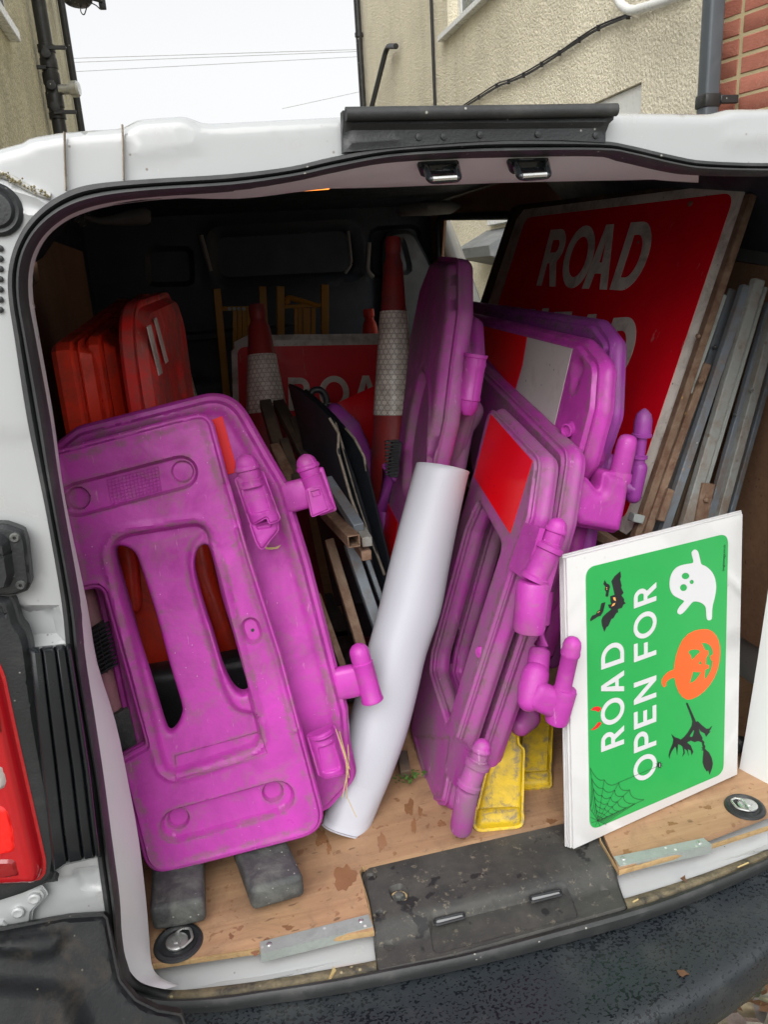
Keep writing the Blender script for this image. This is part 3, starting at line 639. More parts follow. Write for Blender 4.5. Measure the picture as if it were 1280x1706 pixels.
for i in range(ns):
    a, b = so[i], si[i]; d = b - a; tb = min(1., max(0., min(i - bottom0 + 4, bottom1 - i + 2) / 6.))
    nn = nz(A(0, -1, 0) * (1 - tb) + A(0, -.45, .9) * tb)
    rings.append([a + d * ((1 - tb) * s[0] + tb * q[0]) + nn * ((1 - tb) * s[1] + tb * q[1]) for s, q in zip(prof_s, prof_b)])
V_, F_ = loft(rings, closed_path=True)
sl_o = mesh('door_seal', V_, F_, M_['seal'], van, closed=False, angle=60)
sl_o.data.materials.append(M_['seal_dirty']); mcount = len(prof_s) - 1
for pi, pl_ in enumerate(sl_o.data.polygons):
    i, k = divmod(pi, mcount)
    if bottom0 + 4 <= i <= bottom1 and 4 <= k: pl_.material_index = 1
# rear body panel
mid = [(a + b) / 2 for a, b in zip(so, si)]
hole = np.array([(p[0], p[2]) for p in mid]); hole = hole[np.concatenate([[True], np.linalg.norm(np.diff(hole, axis=0), axis=1) > .004])]
RP = PL((0, YR, 0), (1, 0, 0), (0, 0, 1))
top_px = [(-40, 254), (0, 243), (34, 234), (40, 229), (46, 226), (100, 217), (200, 210), (212, 205), (224, 197), (240, 194), (300, 190), (316, 192), (334, 200), (350, 202), (576, 191), (1023, 184), (1195, 187), (1212, 183), (1226, 179), (1290, 178), (1400, 182)]
top = [(W(*p, YR)[0], W(*p, YR)[2]) for p in top_px]
outl = [(-.30, 1.70), (-.24, 1.755)] + top + [(1.10, 1.775), (1.19, 1.71), (1.29, 1.5), (1.33, 1.0), (1.31, .49), (-.42, .49), (-.44, 1.0), (-.40, 1.5)]
RB = RP.P
feats = [('pocket', RB([(-60, 700), (70, 712), (84, 800), (100, 980), (40, 985), (-60, 985)]), .003, .03),
         ('pocket', RB([(38, 1008), (98, 1008), (114, 1078), (-40, 1090), (-40, 1000), (20, 1000)]), .016, .014),
         ('ridge', RB([(-40, 300), (60, 330), (84, 345), (70, 362), (40, 356), (-40, 330)]), 0., .006, .004),
         ('pocket', RB([(-80, 1490), (190, 1440), (190, 1520), (-80, 1550)]), .006, .015),
         ('pocket', fillet(RB([(112, 1446), (170, 1440), (176, 1492), (132, 1490)]), .012), .006, .008),
         ('pocket', RB([(212, 214), (328, 207), (345, 222), (350, 262), (250, 282), (206, 285), (196, 250)]), -.003, .035),
         ('pocket', RB([(1206, 200), (1330, 190), (1330, 262), (1215, 262), (1190, 240)]), -.003, .035)]
relief('rear_body', RP, outl, M_['paint'], van, holes=[hole], feats=feats, res=.008, prof=[(.0, .0), (.001, .02)], edge=.009, hole_edge=0, back=False)
# roof, sides, nose
oc = np.array([(-.42, .49), (-.44, 1.0), (-.40, 1.5), (-.30, 1.70), (-.24, 1.755)] + top + [(1.10, 1.775), (1.19, 1.71), (1.29, 1.5), (1.33, 1.0), (1.31, .49)])
def shell(y, dz, ex=0.): q = oc.copy(); up = np.clip((q[:, 1] - 1.45) / .3, 0, 1); q[:, 1] += dz * up; cx_ = .445; q[:, 0] = cx_ + (q[:, 0] - cx_) * (1 + ex * (1 - 0 * up)); return [(x, y, z) for x, z in q]
ringsb = [shell(.990, -.006), shell(1.2, .012, .03), shell(1.7, .085, .05), shell(2.3, .165, .05)]
roof = loft(ringsb); mesh('roof', *roof, M_['paint'], van, closed=False)
SX0, SX1 = .445 - (.445 + .44) * 1.05, .445 + (1.33 - .445) * 1.05
wl = PL((1.33, 0, 0), (0, 1, 0), (0, 0, 1))
WY0, WY1 = 2.62, Wx(732, 362, 1.25)[1] + .0
side_out = A((2.3, .45), (5.3, .45), (5.4, 1.05), (4.6, 1.2), (4.1, 1.95), (2.3, 1.95))
wz1 = Wx(730, 362, 1.25)[2]
win_hole = fillet(A((WY0, 1.28), (WY1, 1.28), (WY1, wz1), (WY0, 1.785)), .05)
big_hole = fillet(A((2.5, 1.2), (4.05, 1.2), (4.05, 1.93), (2.5, 1.93)), .06)
mesh_side = relief('side_panel', wl, A((2.3, .45), (5.3, .45), (5.4, 1.05), (4.6, 1.2), (4.3, 1.97), (2.3, 1.97)), M_['paint'], van, holes=[big_hole], prof=FLAT(.03), res=.08, edge=0, hole_edge=0, coarse=True)
relief('side_panel', PL((-.44, 0, 0), (0, 1, 0), (0, 0, 1)), side_out, M_['paint'], van, prof=FLAT(.03), res=.08, edge=0, coarse=True)
mesh('roof_front', *loft([[(x, 2.3, z) for x, z in ((-.46, 1.6), (-.40, 1.90), (-.2, 1.985), (1.1, 1.985), (1.31, 1.97), (1.34, 1.95))], [(x, 4.0, z) for x, z in ((-.46, 1.6), (-.40, 1.90), (-.2, 1.985), (1.1, 1.985), (1.31, 1.97), (1.34, 1.95))], [(x, 4.7, z) for x, z in ((-.46, 1.15), (-.38, 1.2), (-.2, 1.25), (1.1, 1.25), (1.27, 1.2), (1.35, 1.15))], [(x, 5.4, z) for x, z in ((-.44, .9), (-.3, .95), (-.2, 1.), (1.1, 1.), (1.2, .95), (1.33, .9))], [(x, 5.45, z) for x, z in ((-.44, .45), (-.3, .45), (-.2, .45), (1.1, .45), (1.2, .45), (1.33, .45))]]), M_['paint'], van, closed=False)
for x, s in ((-.45, 1), (1.34, -1)):
    for y in (1.75, 4.55): w_ = mesh('wheel', *lathe((x, y, .32), (s, 0, 0), [(.2, 0), (.30, .0), (.32, .02), (.32, .18), (.3, .2), (.2, .2)], 28), M_['dark_rubber'], van); mesh('rim', *lathe((x - s * .004, y, .32), (s, 0, 0), [(.05, .0), (.19, .0), (.2, .03), (.2, .1)], 20), M_['galv'], w_)
# interior shell
XL, XR, YB, ZC = -.36, 1.25, 3.9, 1.90
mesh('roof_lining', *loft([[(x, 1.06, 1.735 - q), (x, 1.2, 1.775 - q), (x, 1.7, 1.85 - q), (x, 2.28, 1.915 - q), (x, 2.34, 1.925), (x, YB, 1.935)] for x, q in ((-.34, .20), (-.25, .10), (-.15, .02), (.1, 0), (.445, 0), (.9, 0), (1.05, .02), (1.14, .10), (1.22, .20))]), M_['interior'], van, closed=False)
def inner_wall(x, z0, z1, y0, y1, mat, holes=(), name='side_lining', t=.012, low=1.50): return relief(name, PL((x, 0, 0), (0, 1, 0), (0, 0, 1)), A((y0, z0), (y1, z0), (y1, z1), (2.33, z1), (2.30, low + .16), (1.7, low + .06), (y0, low)), mat, van, holes=holes, prof=FLAT(t), res=.3, edge=0, hole_edge=0, coarse=True)
inner_wall(XR, .70, 1.93, 1.2, YB, M_['ply_wall'], [win_hole], low=1.55)
inner_wall(XR + .03, .45, 1.93, 1.05, YB, M_['paint_dirty'], [fillet(A((2.56, 1.24), (3.86, 1.24), (3.86, 1.92), (2.56, 1.92)), .05)], 'inner_side_panel')
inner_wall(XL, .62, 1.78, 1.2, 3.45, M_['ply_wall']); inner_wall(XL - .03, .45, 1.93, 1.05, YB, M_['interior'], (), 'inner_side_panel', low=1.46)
gk = win_hole.copy(); c_ = gk.mean(0)
mesh('window_rubber', *tube(np.array([(XR - .004, *q) for q in np.concatenate([gk, gk[:1]])]), .016, 8, cap=False), M_['seal'], van)
# window frame strip of the cab seen through the pane
mesh('door_pillar', *tube([Wx(733, 358, 1.36), Wx(748, 400, 1.36), Wx(764, 445, 1.36), Wx(790, 520, 1.36)], [.04, .045, .05, .05], 12, sx=1.0), M_['paint'], van)
# bulkhead with pressed window outlines
BPn = PL((0, YB, 0), (1, 0, 0), (0, 0, 1)); b = BPn.P
rr_ = lambda pts, r=.04: fillet(b(pts), r)
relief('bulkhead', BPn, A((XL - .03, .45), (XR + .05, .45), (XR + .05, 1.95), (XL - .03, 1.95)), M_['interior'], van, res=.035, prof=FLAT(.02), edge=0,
       feats=[('pocket', rr_([(240, 411), (322, 409), (326, 477), (243, 479)]), .025, .03), ('pocket', rr_([(352, 388), (585, 376), (596, 458), (362, 470)], .07), .03, .03), ('ridge', rr_([(340, 378), (598, 364), (612, 468), (352, 482)], .08), .0, .02, .012), ('pocket', rr_([(612, 378), (700, 372), (716, 458), (618, 466)], .06), .03, .03), ('ridge', A((-.3, 1.12), (1.2, 1.12), (1.2, 1.2), (-.3, 1.2)), 0, .03, .02)])
mesh('grab_bar', *tube(fill3([W(334, 392, 3.84), W(350, 452, 3.84)], .05), .012, 8), M_['grey_pad'], van)
mesh('grab_bar', *tube(fill3([W(615, 404, 3.84), W(612, 452, 3.84), W(622, 462, 3.84)], .05), .012, 8), M_['grey_pad'], van)
mesh('grab_bar', *tube(fill3([W(575, 455, 3.84), W(586, 440, 3.84), W(580, 385, 3.84)], .05), .008, 8), M_['grey_pad'], van)
mesh('roof_rail', *tube([W(140, 362, 3.3), W(165, 368, 3.3), W(192, 366, 3.3), W(215, 362, 3.3), W(242, 360, 3.3), W(251, 361, 3.3)], [.012, .014, .02, .030, .032, .02], 12, sx=1), M_['grey_pad'], van)
mesh('roof_rail', *tube([W(662, 352, 3.5), W(668, 350, 3.5), W(715, 347, 3.4), W(750, 345, 3.4), W(768, 344, 3.4)], [.014, .026, .030, .028, .008], 12), M_['grey_pad'], van)
relief('cab_trim', PL((0, 3.8, 0), (1, 0, 0), (0, 0, 1)), fillet(PL((0, 3.8, 0), (1, 0, 0), (0, 0, 1)).P([(640, 385), (690, 380), (722, 440), (738, 600), (700, 700), (640, 700)]), .08), M_['pvc_grey'], van, feats=[('pocket', fillet(PL((0, 3.8, 0), (1, 0, 0), (0, 0, 1)).P([(655, 398), (676, 396), (690, 455), (668, 462)]), .04), .03, .02)], prof=FLAT(.03), res=.03, edge=.02)
mesh('cross_shelf', *box(W(290, 570, 3.6), (.55, 0, .0), (0, .2, 0), (0, 0, .03), .004), M_['interior'], van)
# floor
fp = [Wz(*p, .6)[:2] for p in [(246, 1606), (430, 1580), (623, 1549), (613, 1500), (599, 1452), (603, 1443), (616, 1436), (760, 1403), (930, 1366), (990, 1354), (1002, 1400), (1032, 1449), (1185, 1406), (1300, 1369)]]
fo_ = np.array(fp + [(XR - .005, 1.06), (XR - .005, YB - .005), (XL + .004, YB - .005), (XL + .004, 1.2), Wz(236, 1470, .6)[:2]])
FP = PL((0, 0, .6), (1, 0, 0), (0, 1, 0))
relief('plywood_floor', FP, fo_, M_['ply'], van, prof=[(0, .001), (0, .013)], res=.5, edge=.0, coarse=True)
mesh('plywood_edge', *tube([A(*q, .5935) for q in fp], .0056, 6, sx=.3), M_['ply_edge'], van)
# painted sill lip under the boards
lip = [[(si[i][0], 1.20, .568), (si[i][0], 1.04, .568), (si[i][0], max(1.005, si[i][1] + .02), .567), si[i] + A(0, .006, -.001), (so[i] + si[i]) / 2 + A(0, 0, -.012)] for i in range(30 * 4, 42 * 4)]
mesh('sill_lip', *loft(lip), M_['paint'], van, closed=False)
# inner returns of the opening
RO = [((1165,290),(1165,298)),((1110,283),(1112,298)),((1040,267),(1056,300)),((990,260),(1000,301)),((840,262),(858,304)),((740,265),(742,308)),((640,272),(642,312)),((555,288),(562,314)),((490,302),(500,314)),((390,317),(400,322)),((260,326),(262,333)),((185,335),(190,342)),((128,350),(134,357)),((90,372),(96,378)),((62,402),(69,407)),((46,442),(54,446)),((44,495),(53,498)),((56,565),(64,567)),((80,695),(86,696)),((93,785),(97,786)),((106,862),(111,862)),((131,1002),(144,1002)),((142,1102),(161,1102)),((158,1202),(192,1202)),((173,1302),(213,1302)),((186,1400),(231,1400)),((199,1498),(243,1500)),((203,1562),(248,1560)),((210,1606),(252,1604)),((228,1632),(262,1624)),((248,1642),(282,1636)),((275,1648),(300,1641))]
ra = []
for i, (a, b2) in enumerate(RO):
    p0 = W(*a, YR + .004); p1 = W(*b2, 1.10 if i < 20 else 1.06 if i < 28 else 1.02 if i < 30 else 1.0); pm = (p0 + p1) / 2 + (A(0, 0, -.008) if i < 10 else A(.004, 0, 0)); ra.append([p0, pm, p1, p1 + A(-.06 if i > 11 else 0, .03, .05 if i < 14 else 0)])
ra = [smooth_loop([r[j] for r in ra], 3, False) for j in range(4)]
mesh('opening_return', *loft([[ra[j][i] for j in range(4)] for i in range(len(ra[0]))]), M_['paint_lightened'], van, closed=False)
P_ = lambda px, py, x: Wx(px, py, x)
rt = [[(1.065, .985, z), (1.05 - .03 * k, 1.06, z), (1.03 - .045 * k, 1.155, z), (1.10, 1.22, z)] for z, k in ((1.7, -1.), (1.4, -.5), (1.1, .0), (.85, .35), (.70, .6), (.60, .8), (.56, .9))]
mesh('opening_return', *loft(rt), M_['paint_lightened'], van, closed=False)
mesh('rubber_stop', *lathe(W(1236, 1238, 1.2), (-1, -.5, .2), [(.0, 0), (.016, 0), (.016, .02), (.01, .026)], 16), M_['seal'], van)
for q in ((152, 1188, 1.03), (196, 1320, 1.03), (212, 1418, 1.03), (50, 510, 1.03), (57, 563, 1.03)): mesh('screw_hole', *lathe(W(*q[:2], q[2]), (1, -1, 0), [(.0, 0), (.0045, 0), (.0045, .003), (.003, .004)], 10), M_['zinc'], van)
# roof flap, latch loops, interior lamp
FPn = PL((0, .958, 0), (1, 0, 0), (0, 0, 1))
fl = relief('rubber_roof_flap', FPn, FPn.P([(575, 186), (800, 183), (1025, 180), (1023, 197), (1016, 203), (1012, 233), (940, 229), (850, 229), (780, 232), (700, 238), (640, 243), (577, 249)]), M_['black'], van, res=.01, prof=BEV(.02, .002), edge=.002,
       feats=[('pocket', FPn.P([(560, 206), (1040, 203), (1040, 260), (560, 270)]), .006, .006), ('pocket', FPn.P([(560, 236), (700, 228), (1040, 222), (1040, 270), (560, 280)]), -.003, .004)])
mesh('roll_edge', *tube([FPn.at(a, b, .004) for a, b in ((575, 191), (700, 189), (850, 187), (1025, 184))], .0075, 12), M_['seal'], fl)
for a, b in ((700, 227), (742, 226), (803, 223), (900, 222), (997, 224)): mesh('rivet', *lathe(FPn.at(a, b, -.006), (0, -1, 0), [(.0042, 0), (.0038, .0018), (.0, .0026)], 12), M_['black'], fl)
for a, b in ((735, 288), (885, 283)):
    k = lambda x, y, d: W(a + x, b + y, d - .045)
    pq = PL(k(0, 0, 1.035), (1, 0, 0), A(0, -.55, 1))
    pc = relief('latch_recess', pq, fillet(pq.P([(a - 38, b - 17), (a + 30, b - 19), (a + 32, b + 4), (a - 30, b + 8)]), .006), M_['black_gloss'], van, prof=BEV(.01), res=.004, feats=[('pocket', pq.P([(a - 33, b - 13), (a + 25, b - 15), (a + 27, b + 1), (a - 26, b + 4)]), .005, .003)])
    mesh('latch_loop', *tube(fill3([k(-26, -10, 1.035), k(-18, 13, 1.0), k(30, 10, 1.0), k(26, -10, 1.035)], .01), .0045, 10), M_['black_gloss'], van)
    mesh('latch_wear', *tube([k(-14, 10.5, .998), k(26, 8, .998)], .0032, 8), M_['zinc'], van)
lm = mesh('roof_lamp', *box(W(380, 325, 1.16), A(.185, 0, .012), (0, .05, .008), (0, 0, .008), .003, 2), M_['grey_white'], van)
mesh('lamp_lens', *box(W(452, 323, 1.13), A(.082, 0, .003), (0, .04, .006), (0, 0, .006), .002, 2), M_['glow'], lm)
# sealant streaks
for pts in (((107, 220), (108, 258), (109, 290), (110, 318)), ((203, 208), (204, 240), (205, 270), (206, 300))):
    mesh('sealant_line', *tube([W(a + random.uniform(-.6, .6), b, YR - .0055) for a, b in pts], .0042, 6, sx=1, sy=.3), M_['edge_pale'], van)
mesh('weld_seam', *tube(smooth_loop([W(a, b, .977) for a, b in ((-30, 282), (10, 293), (40, 310), (62, 321), (84, 327))], 4, False), [.004] * 17, 8), M_['paint_dirty'], van)
sm = MB()
for i in range(70):
    t = random.random(); sm.add(*lathe(W(-5 + 88 * t + random.gauss(0, 2), 288 + 40 * t + random.gauss(0, 3), .972), (0, -1, 0), [(random.uniform(.0006, .0018), 0), (.0003, .0014)], 5))
kind(sm.build('moss', M_['moss'], van), 'stuff')
mesh('grommet', *lathe(W(-6, 350, .982), (0, -1, 0), [(.028, 0), (.028, .006), (.024, .010), (.020, .008), (.017, .012), (.0, .013)], 26), M_['black'], van)
for i in range(7): mesh('drain_hole', *lathe(W(0, 414 + i * 17, .979), (0, -1, 0), [(.0, .0), (.0036, 0), (.0036, .002), (.002, .003)], 10), M_['black'], van)
# hinge, light housing, ribbed cover, tail lamp
HPn = PL((0, .955, 0), (1, 0, 0), (0, 0, 1)); h = HPn.P
hg = relief('hinge_cover', HPn, fillet(h([(-60, 874), (8, 876), (36, 886), (42, 905), (49, 972), (44, 984), (20, 993), (-60, 994)]), .004), M_['black'], van, res=.004, prof=BEV(.02), feats=[('pocket', fillet(h([(-60, 888), (2, 888), (16, 900), (24, 955), (16, 978), (-60, 984)]), .006), -.016, .006), ('pocket', h([(-60, 914), (20, 918), (20, 924), (-60, 919)]), .006, .003)])
for a, b in ((24, 896), (34, 975)): mesh('screw', *lathe(HPn.at(a, b, -.001), (0, -1, 0), [(.0, .0005), (.0022, .001), (.0022, .003), (.0045, .0035), (.006, .002), (.0065, 0)], 14), M_['dark_rubber'], hg)
relief('lamp_housing', HPn, smooth_loop(h([(-60, 994), (4, 998), (16, 1006), (22, 1022), (28, 1044), (44, 1074), (60, 1200), (92, 1380), (92, 1440), (84, 1472), (74, 1476), (-60, 1480)]), 3), M_['black'], van, res=.008, prof=BEV(.03, .003), edge=.006, feats=[('pocket', h([(-60, 1004), (2, 1010), (10, 1030), (-60, 1020)]), .008, .004)])
rb_, NT = [], 61
for q_, (l_, r2, dy) in enumerate((((46, 1079), (117, 1071), .03), ((46, 1082), (117, 1074), .008), ((49, 1090), (119, 1082), 0.), ((58, 1180), (134, 1175), 0.), ((70, 1290), (151, 1285), 0.), ((80, 1380), (162, 1378), 0.), ((88, 1440), (168, 1424), 0.), ((88.5, 1444), (168.5, 1427), .008), ((88.5, 1446), (168.5, 1428), .03))):
    rr_row = []
    for k_ in range(NT):
        u_ = k_ / (NT - 1); gz = 0
        for g_ in (.30, .62, .86): gz += .009 * math.exp(-((u_ - g_) / .022) ** 2)
        e_ = .012 * (max(0, 1 - u_ / .05) ** 2 + max(0, 1 - (1 - u_) / .05) ** 2)
        rr_row.append(W(l_[0] + (r2[0] - l_[0]) * u_, l_[1] + (r2[1] - l_[1]) * u_ + (10 * max(0, .25 - u_) * 4 if q_ > 5 else 0), .940 + gz + dy + e_ - .006 * math.sin(math.pi * u_)))
    rb_.append(rr_row)
mesh('ribbed_pillar_cover', *loft(rb_), M_['black_gloss'], van, closed=False, angle=60)
LP_ = PL((0, .935, 0), (1, 0, 0), (0, 0, 1)); l = LP_.P
tl = relief('tail_lamp', LP_, fillet(l([(-90, 1100), (-16, 1110), (-3, 1140), (21, 1250), (67, 1450), (67, 1470), (58, 1481), (-90, 1488)]), .006), M_['lens'], van, res=.008, prof=BEV(.03, .004), edge=.012)
for nm, mt, pts in (('reversing_window', M_['lens_clear'], [(-50, 1262), (-4, 1270), (6, 1276), (13, 1308), (9, 1318), (-50, 1322)]), ('reflector', M_['lens_bright'], [(-60, 1346), (0, 1338), (15, 1350), (28, 1396), (25, 1424), (-60, 1426)]), ('lower_lens', M_['lens_dark'], [(-60, 1430), (28, 1428), (36, 1462), (-60, 1466)]), ('upper_lens', M_['lens_dark'], [(-60, 1150), (-10, 1160), (0, 1220), (-8, 1250), (-60, 1246)])):
    relief(nm, LP_.off(.0035), fillet(l(pts), .008), mt, tl, res=.008, prof=BEV(.006, .001), edge=.004)
BK = PL((0, .968, 0), (1, 0, 0), (0, 0, 1)); k = BK.P
bk = relief('hinge_bracket', BK, fillet(k([(-60, 1490), (66, 1478), (78, 1494), (52, 1520), (50, 1540), (-60, 1552)]), .006), M_['paint'], van, res=.005, prof=BEV(.008))
for a, b_ in ((57, 1494), (30, 1517), (2, 1540)): mesh('bolt', *lathe(BK.at(a, b_, -.001), (0, -1, 0), [(.012, 0), (.012, .001), (.0085, .0015), (.0085, .006), (.006, .0075), (.0, .006)], 6 if a == 2 else 12), M_['paint'], bk)
# bumper
def yf(x): return .757 + (.5 if x > .445 else .22) * (x - .445) ** 2 + (1.4 * max(0, -.5 - x) ** 1.5) + (1.4 * max(0, x - 1.07) ** 1.5)
bx = np.concatenate([np.linspace(-.52, 1.40, 60)])
br = []
for x in bx:
    f_ = yf(x); dz = .055 * float(sst(np.array((-.16 - x) / .08))) + .055 * float(sst(np.array((x - 1.05) / .08)))
    br.append([(x, 1.02, .40), (x, .992, .552 - dz), (x, .965, .550 - dz), (x, .94, .545 - dz), (x, f_ + .07, .540), (x, f_ + .03, .539), (x, f_ + .012, .5375), (x, f_ + .003, .530), (x, f_, .520), (x, f_ - .002, .475), (x, f_ + .004, .447), (x, f_ + .02, .435), (x, f_ + .10, .42), (x, f_ + .16, .25)])
bp_ = mesh('bumper', *loft(br), M_['bumper'], van, closed=False, angle=70)
P_s = W(1140, 1675, yf(.68) - .004)
mesh('parking_sensor', *lathe(P_s, (.0, -1, 0), [(.0105, -.004), (.0105, .002), (.0092, .0032), (.0088, .0012), (.008, .002), (.0, .0028)], 24), M_['black_gloss'], bp_)
CQ = PL.three(W(0, 1551, .935), W(180, 1530, .935), W(100, 1706, .865)); cq = CQ.P
bc = relief('bumper_corner', CQ, fillet(cq([(-120, 1560), (0, 1552), (60, 1540), (110, 1531), (174, 1527), (184, 1580), (196, 1636), (224, 1670), (262, 1688), (300, 1694), (330, 1780), (-120, 1760)]), .004), M_['corner'], van, res=.006, prof=BEV(.04, .003), edge=.003,
       feats=[('pocket', fillet(cq([(-60, 1562), (104, 1542), (120, 1560), (96, 1596), (60, 1604), (-60, 1590)]), .01), -.008, .016), ('pocket', cq([(-120, 1612), (60, 1622), (130, 1630), (160, 1700), (120, 1790), (-120, 1790)]), -.016, .03)])
# dirty plastic sill trim
TP = PL((0, 0, .5925), (1, 0, 0), (0, 1, 0)); t_ = TP.P
ch = fillet(t_([(712, 1520), (942, 1464), (956, 1484), (966, 1513), (850, 1541), (722, 1575)]), .012)
tr = relief('sill_trim', TP, fillet(t_([(606, 1455), (614, 1443), (760, 1410), (930, 1372), (992, 1360), (1010, 1400), (1046, 1496), (960, 1520), (850, 1550), (760, 1575), (629, 1601), (622, 1548)]), .004), M_['trim'], van, res=.0045, prof=BEV(.02), edge=.002,
       feats=[('pocket', ch, .015, .010), ('fn', lambda v: -.020 * sst((t_([(600, 1545)])[0][1] + .012 - v[:, 1]) / .05)), ('pocket', fillet(t_([(645, 1478), (668, 1470), (684, 1484), (680, 1500), (654, 1502)]), .01), .008, .006)] + [('pocket', fillet(t_([(a - 9, b - 5), (a + 9, b - 6), (a + 10, b + 6), (a - 8, b + 7)]), .008), .004, .003) for a, b in ((618, 1460), (646, 1560), (1008, 1471), (634, 1521))])
for a, b, w_ in ((749, 1521, 26), (910, 1483, 27)):
    mesh('slot_surround', *tube(np.concatenate([q := np.array([TP.w([u], -.0105)[0] for u in fillet(t_([(a - w_, b + 3), (a + w_ - 2, b - 9), (a + w_, b - 1), (a - w_ + 3, b + 12)]), .005)]), q[:1]]), .0022, 6, cap=False), M_['black'], tr)
    mesh('slot_plate', *prism([TP.w([u], -.0125)[0] for u in fillet(t_([(a - w_ + 3, b + 3), (a + w_ - 4, b - 7), (a + w_ - 3, b - 2), (a - w_ + 5, b + 9)]), .004)], (0, 0, 1), .002), M_['paint'], tr)
mesh('hex_bolt', *lathe(TP.at(665, 1490, -.008), (0, 0, 1), [(.013, 0), (.013, .002), (.0085, .0022), (.0085, .008), (.006, .009), (0, .009)], 6), M_['dark_rubber'], tr)
mesh('dirt_ring', *lathe(TP.at(665, 1490, -.009), (0, 0, 1), [(.016, 0), (.015, .0025), (.011, .0027), (.011, 0)], 14), M_['straw'], tr)
# metal edge strips
for (a, b, c2, d2, mt, lab) in (((433, 1569), (614, 1523), (434, 1587), (621, 1541), 'galv', 0), ((1023, 1427), (1173, 1396), (1032, 1441), (1186, 1406), 'galv', 1)):
    Q = [Wz(*q, .6025) for q in (a, b, d2, c2)]; m_ = MB(); m_.add(*prism(Q, (0, 0, 1), .002)); d_ = Q[2] - Q[3]
    m_.add(*box(Q[3] + A(0, -.0022, -.018), d_, (0, .002, 0), (0, 0, .0178), 0)); st = m_.build('edge_strip', M_[mt], van)
    for q in ((.08, .5), (.92, .5)): p = Q[0] + (Q[1] - Q[0]) * q[0] + ((Q[3] - Q[0])) * .45; mesh('rivet', *lathe(p, (0, 0, 1), [(.0045, 0), (.0045, .0008), (.003, .002), (0, .0024)], 12), M_['zinc'], st)
# lashing rings
for cx_, cy_, rr in ((297, 1571, .0385), (1242, 1345, .036)):
    p = Wz(cx_, cy_, .6005); dr = mesh('lashing_cup', *lathe(p, (0, 0, 1), [(.0, .0008), (rr * .72, .0008), (rr * .78, .003), (rr * .86, .005), (rr, .0035), (rr * 1.04, 0)], 36), M_['black'], van)
    o2 = A(.006, 0, 0) if cx_ > 600 else A(-.002, 0, 0)
    mesh('disc', *lathe(p + o2 + A(0, 0, .002), (0, 0, 1), [(.0, .0), (.018, .0), (.018, .003), (.015, .005), (.008, .005), (.007, .007), (0, .007)], 24), M_['zinc'], dr)
    s_ = -1 if cx_ > 600 else 1
    mesh('ring', *tube(fill3([p + A(s_ * .006, .02, .008), p + A(s_ * .020, .016, .009), p + A(s_ * .024, -.008, .01), p + A(s_ * .006, -.022, .009), p + A(-s_ * .004, .012, .009), p + A(s_ * .006, .02, .008)], .006), .0022, 8), M_['zinc'], dr)

st_ = MB()
for (cx_, cy_, a_, b_) in ((574, 1462, 20, 20), (535, 1395, 9, 13), (548, 1412, 4, 12), (636, 1404, 7, 15), (683, 1345, 7, 14), (690, 1375, 4, 14), (700, 1352, 4, 8), (736, 1372, 7, 5), (480, 1545, 9, 4), (445, 1565, 5, 3), (425, 1588, 6, 4), (385, 1560, 4, 5), (920, 1368, 8, 4), (1045, 1420, 7, 5), (1120, 1372, 8, 3), (1180, 1345, 6, 3), (960, 1330, 6, 4)):
    n_ = 22; o_ = []
    for k_ in range(n_):
        an = 2 * math.pi * k_ / n_; f_ = 1 + .35 * math.sin(3 * an + cx_) * random.random() + random.uniform(-.25, .25); o_.append((cx_ + a_ * f_ * math.cos(an), cy_ + b_ * f_ * math.sin(an)))
    P_ = [Wz(*q, .60035) for q in smooth_loop(o_, 2)]; st_.add(P_, [tuple(range(len(P_)))])
kind(st_.build('water_stains', M_['wet'], van, closed=False, smooth=False), 'stuff')
# ------------------------------------------------------------ the load
def blob(pts, rad, seg=14, sx=1., sy=1., up=(0, 0, 1)):      # tube with round ends
    P = [np.asarray(p, float) for p in pts]; d0 = nz(P[0] - P[1]); d1 = nz(P[-1] - P[-2]); path = []; rr = []
    rad = rad if hasattr(rad, '__len__') else [rad] * len(P)
    for k in range(5): a = k / 5 * math.pi / 2; path.append(P[0] + d0 * rad[0] * math.cos(a)); rr.append(max(1e-4, rad[0] * math.sin(a)))
    path += P; rr += list(rad)
    for k in range(1, 6): a = k / 5 * math.pi / 2; path.append(P[-1] + d1 * rad[-1] * math.sin(a)); rr.append(max(1e-4, rad[-1] * math.cos(a)))
    return tube(np.array(path), rr, seg, True, up, sx, sy)
def pin(parent, P0, P1, r, mat, name='hinge_pin', body=.55, seg=22, rings=True):      # P0 foot, P1 tip
    L = np.linalg.norm(P1 - P0); d = (P1 - P0) / L; hr = r * .92
    pr = [(r * .9, 0), (r * 1.02, .002), (r * 1.02, L * .06), (r * .97, L * .08), (r * .97, L * body), (r * 1.0, L * body + .001), (r * .88, L * body + .003), (hr, L * body + .006)]
    z2 = L - hr * 1.02
    if rings: pr += [(hr, z2 - .010), (hr * 1.13, z2 - .008), (hr * 1.16, z2 - .005), (hr * 1.10, z2 - .002), (hr, z2)]
    else: pr += [(hr, z2)]
    pr += [(hr * math.cos(a), z2 + hr * math.sin(a)) for a in np.linspace(.15, math.pi / 2 - .05, 7)] + [(.0001, L)]
    o = mesh(name, *lathe(P0, d, pr, seg), mat, parent)
    f_ = nz(C - P0); f_ = nz(f_ - d * (f_ @ d)); s_ = nz(np.cross(d, f_)); q_ = nz(f_ * .75 + s_ * .66)
    mesh('moulding_seam', *tube([P0 + d * z + q_ * (rr * 1.0 + .0002) for rr, z in pr[2:-1]], .0008, 5), mat, parent); return o
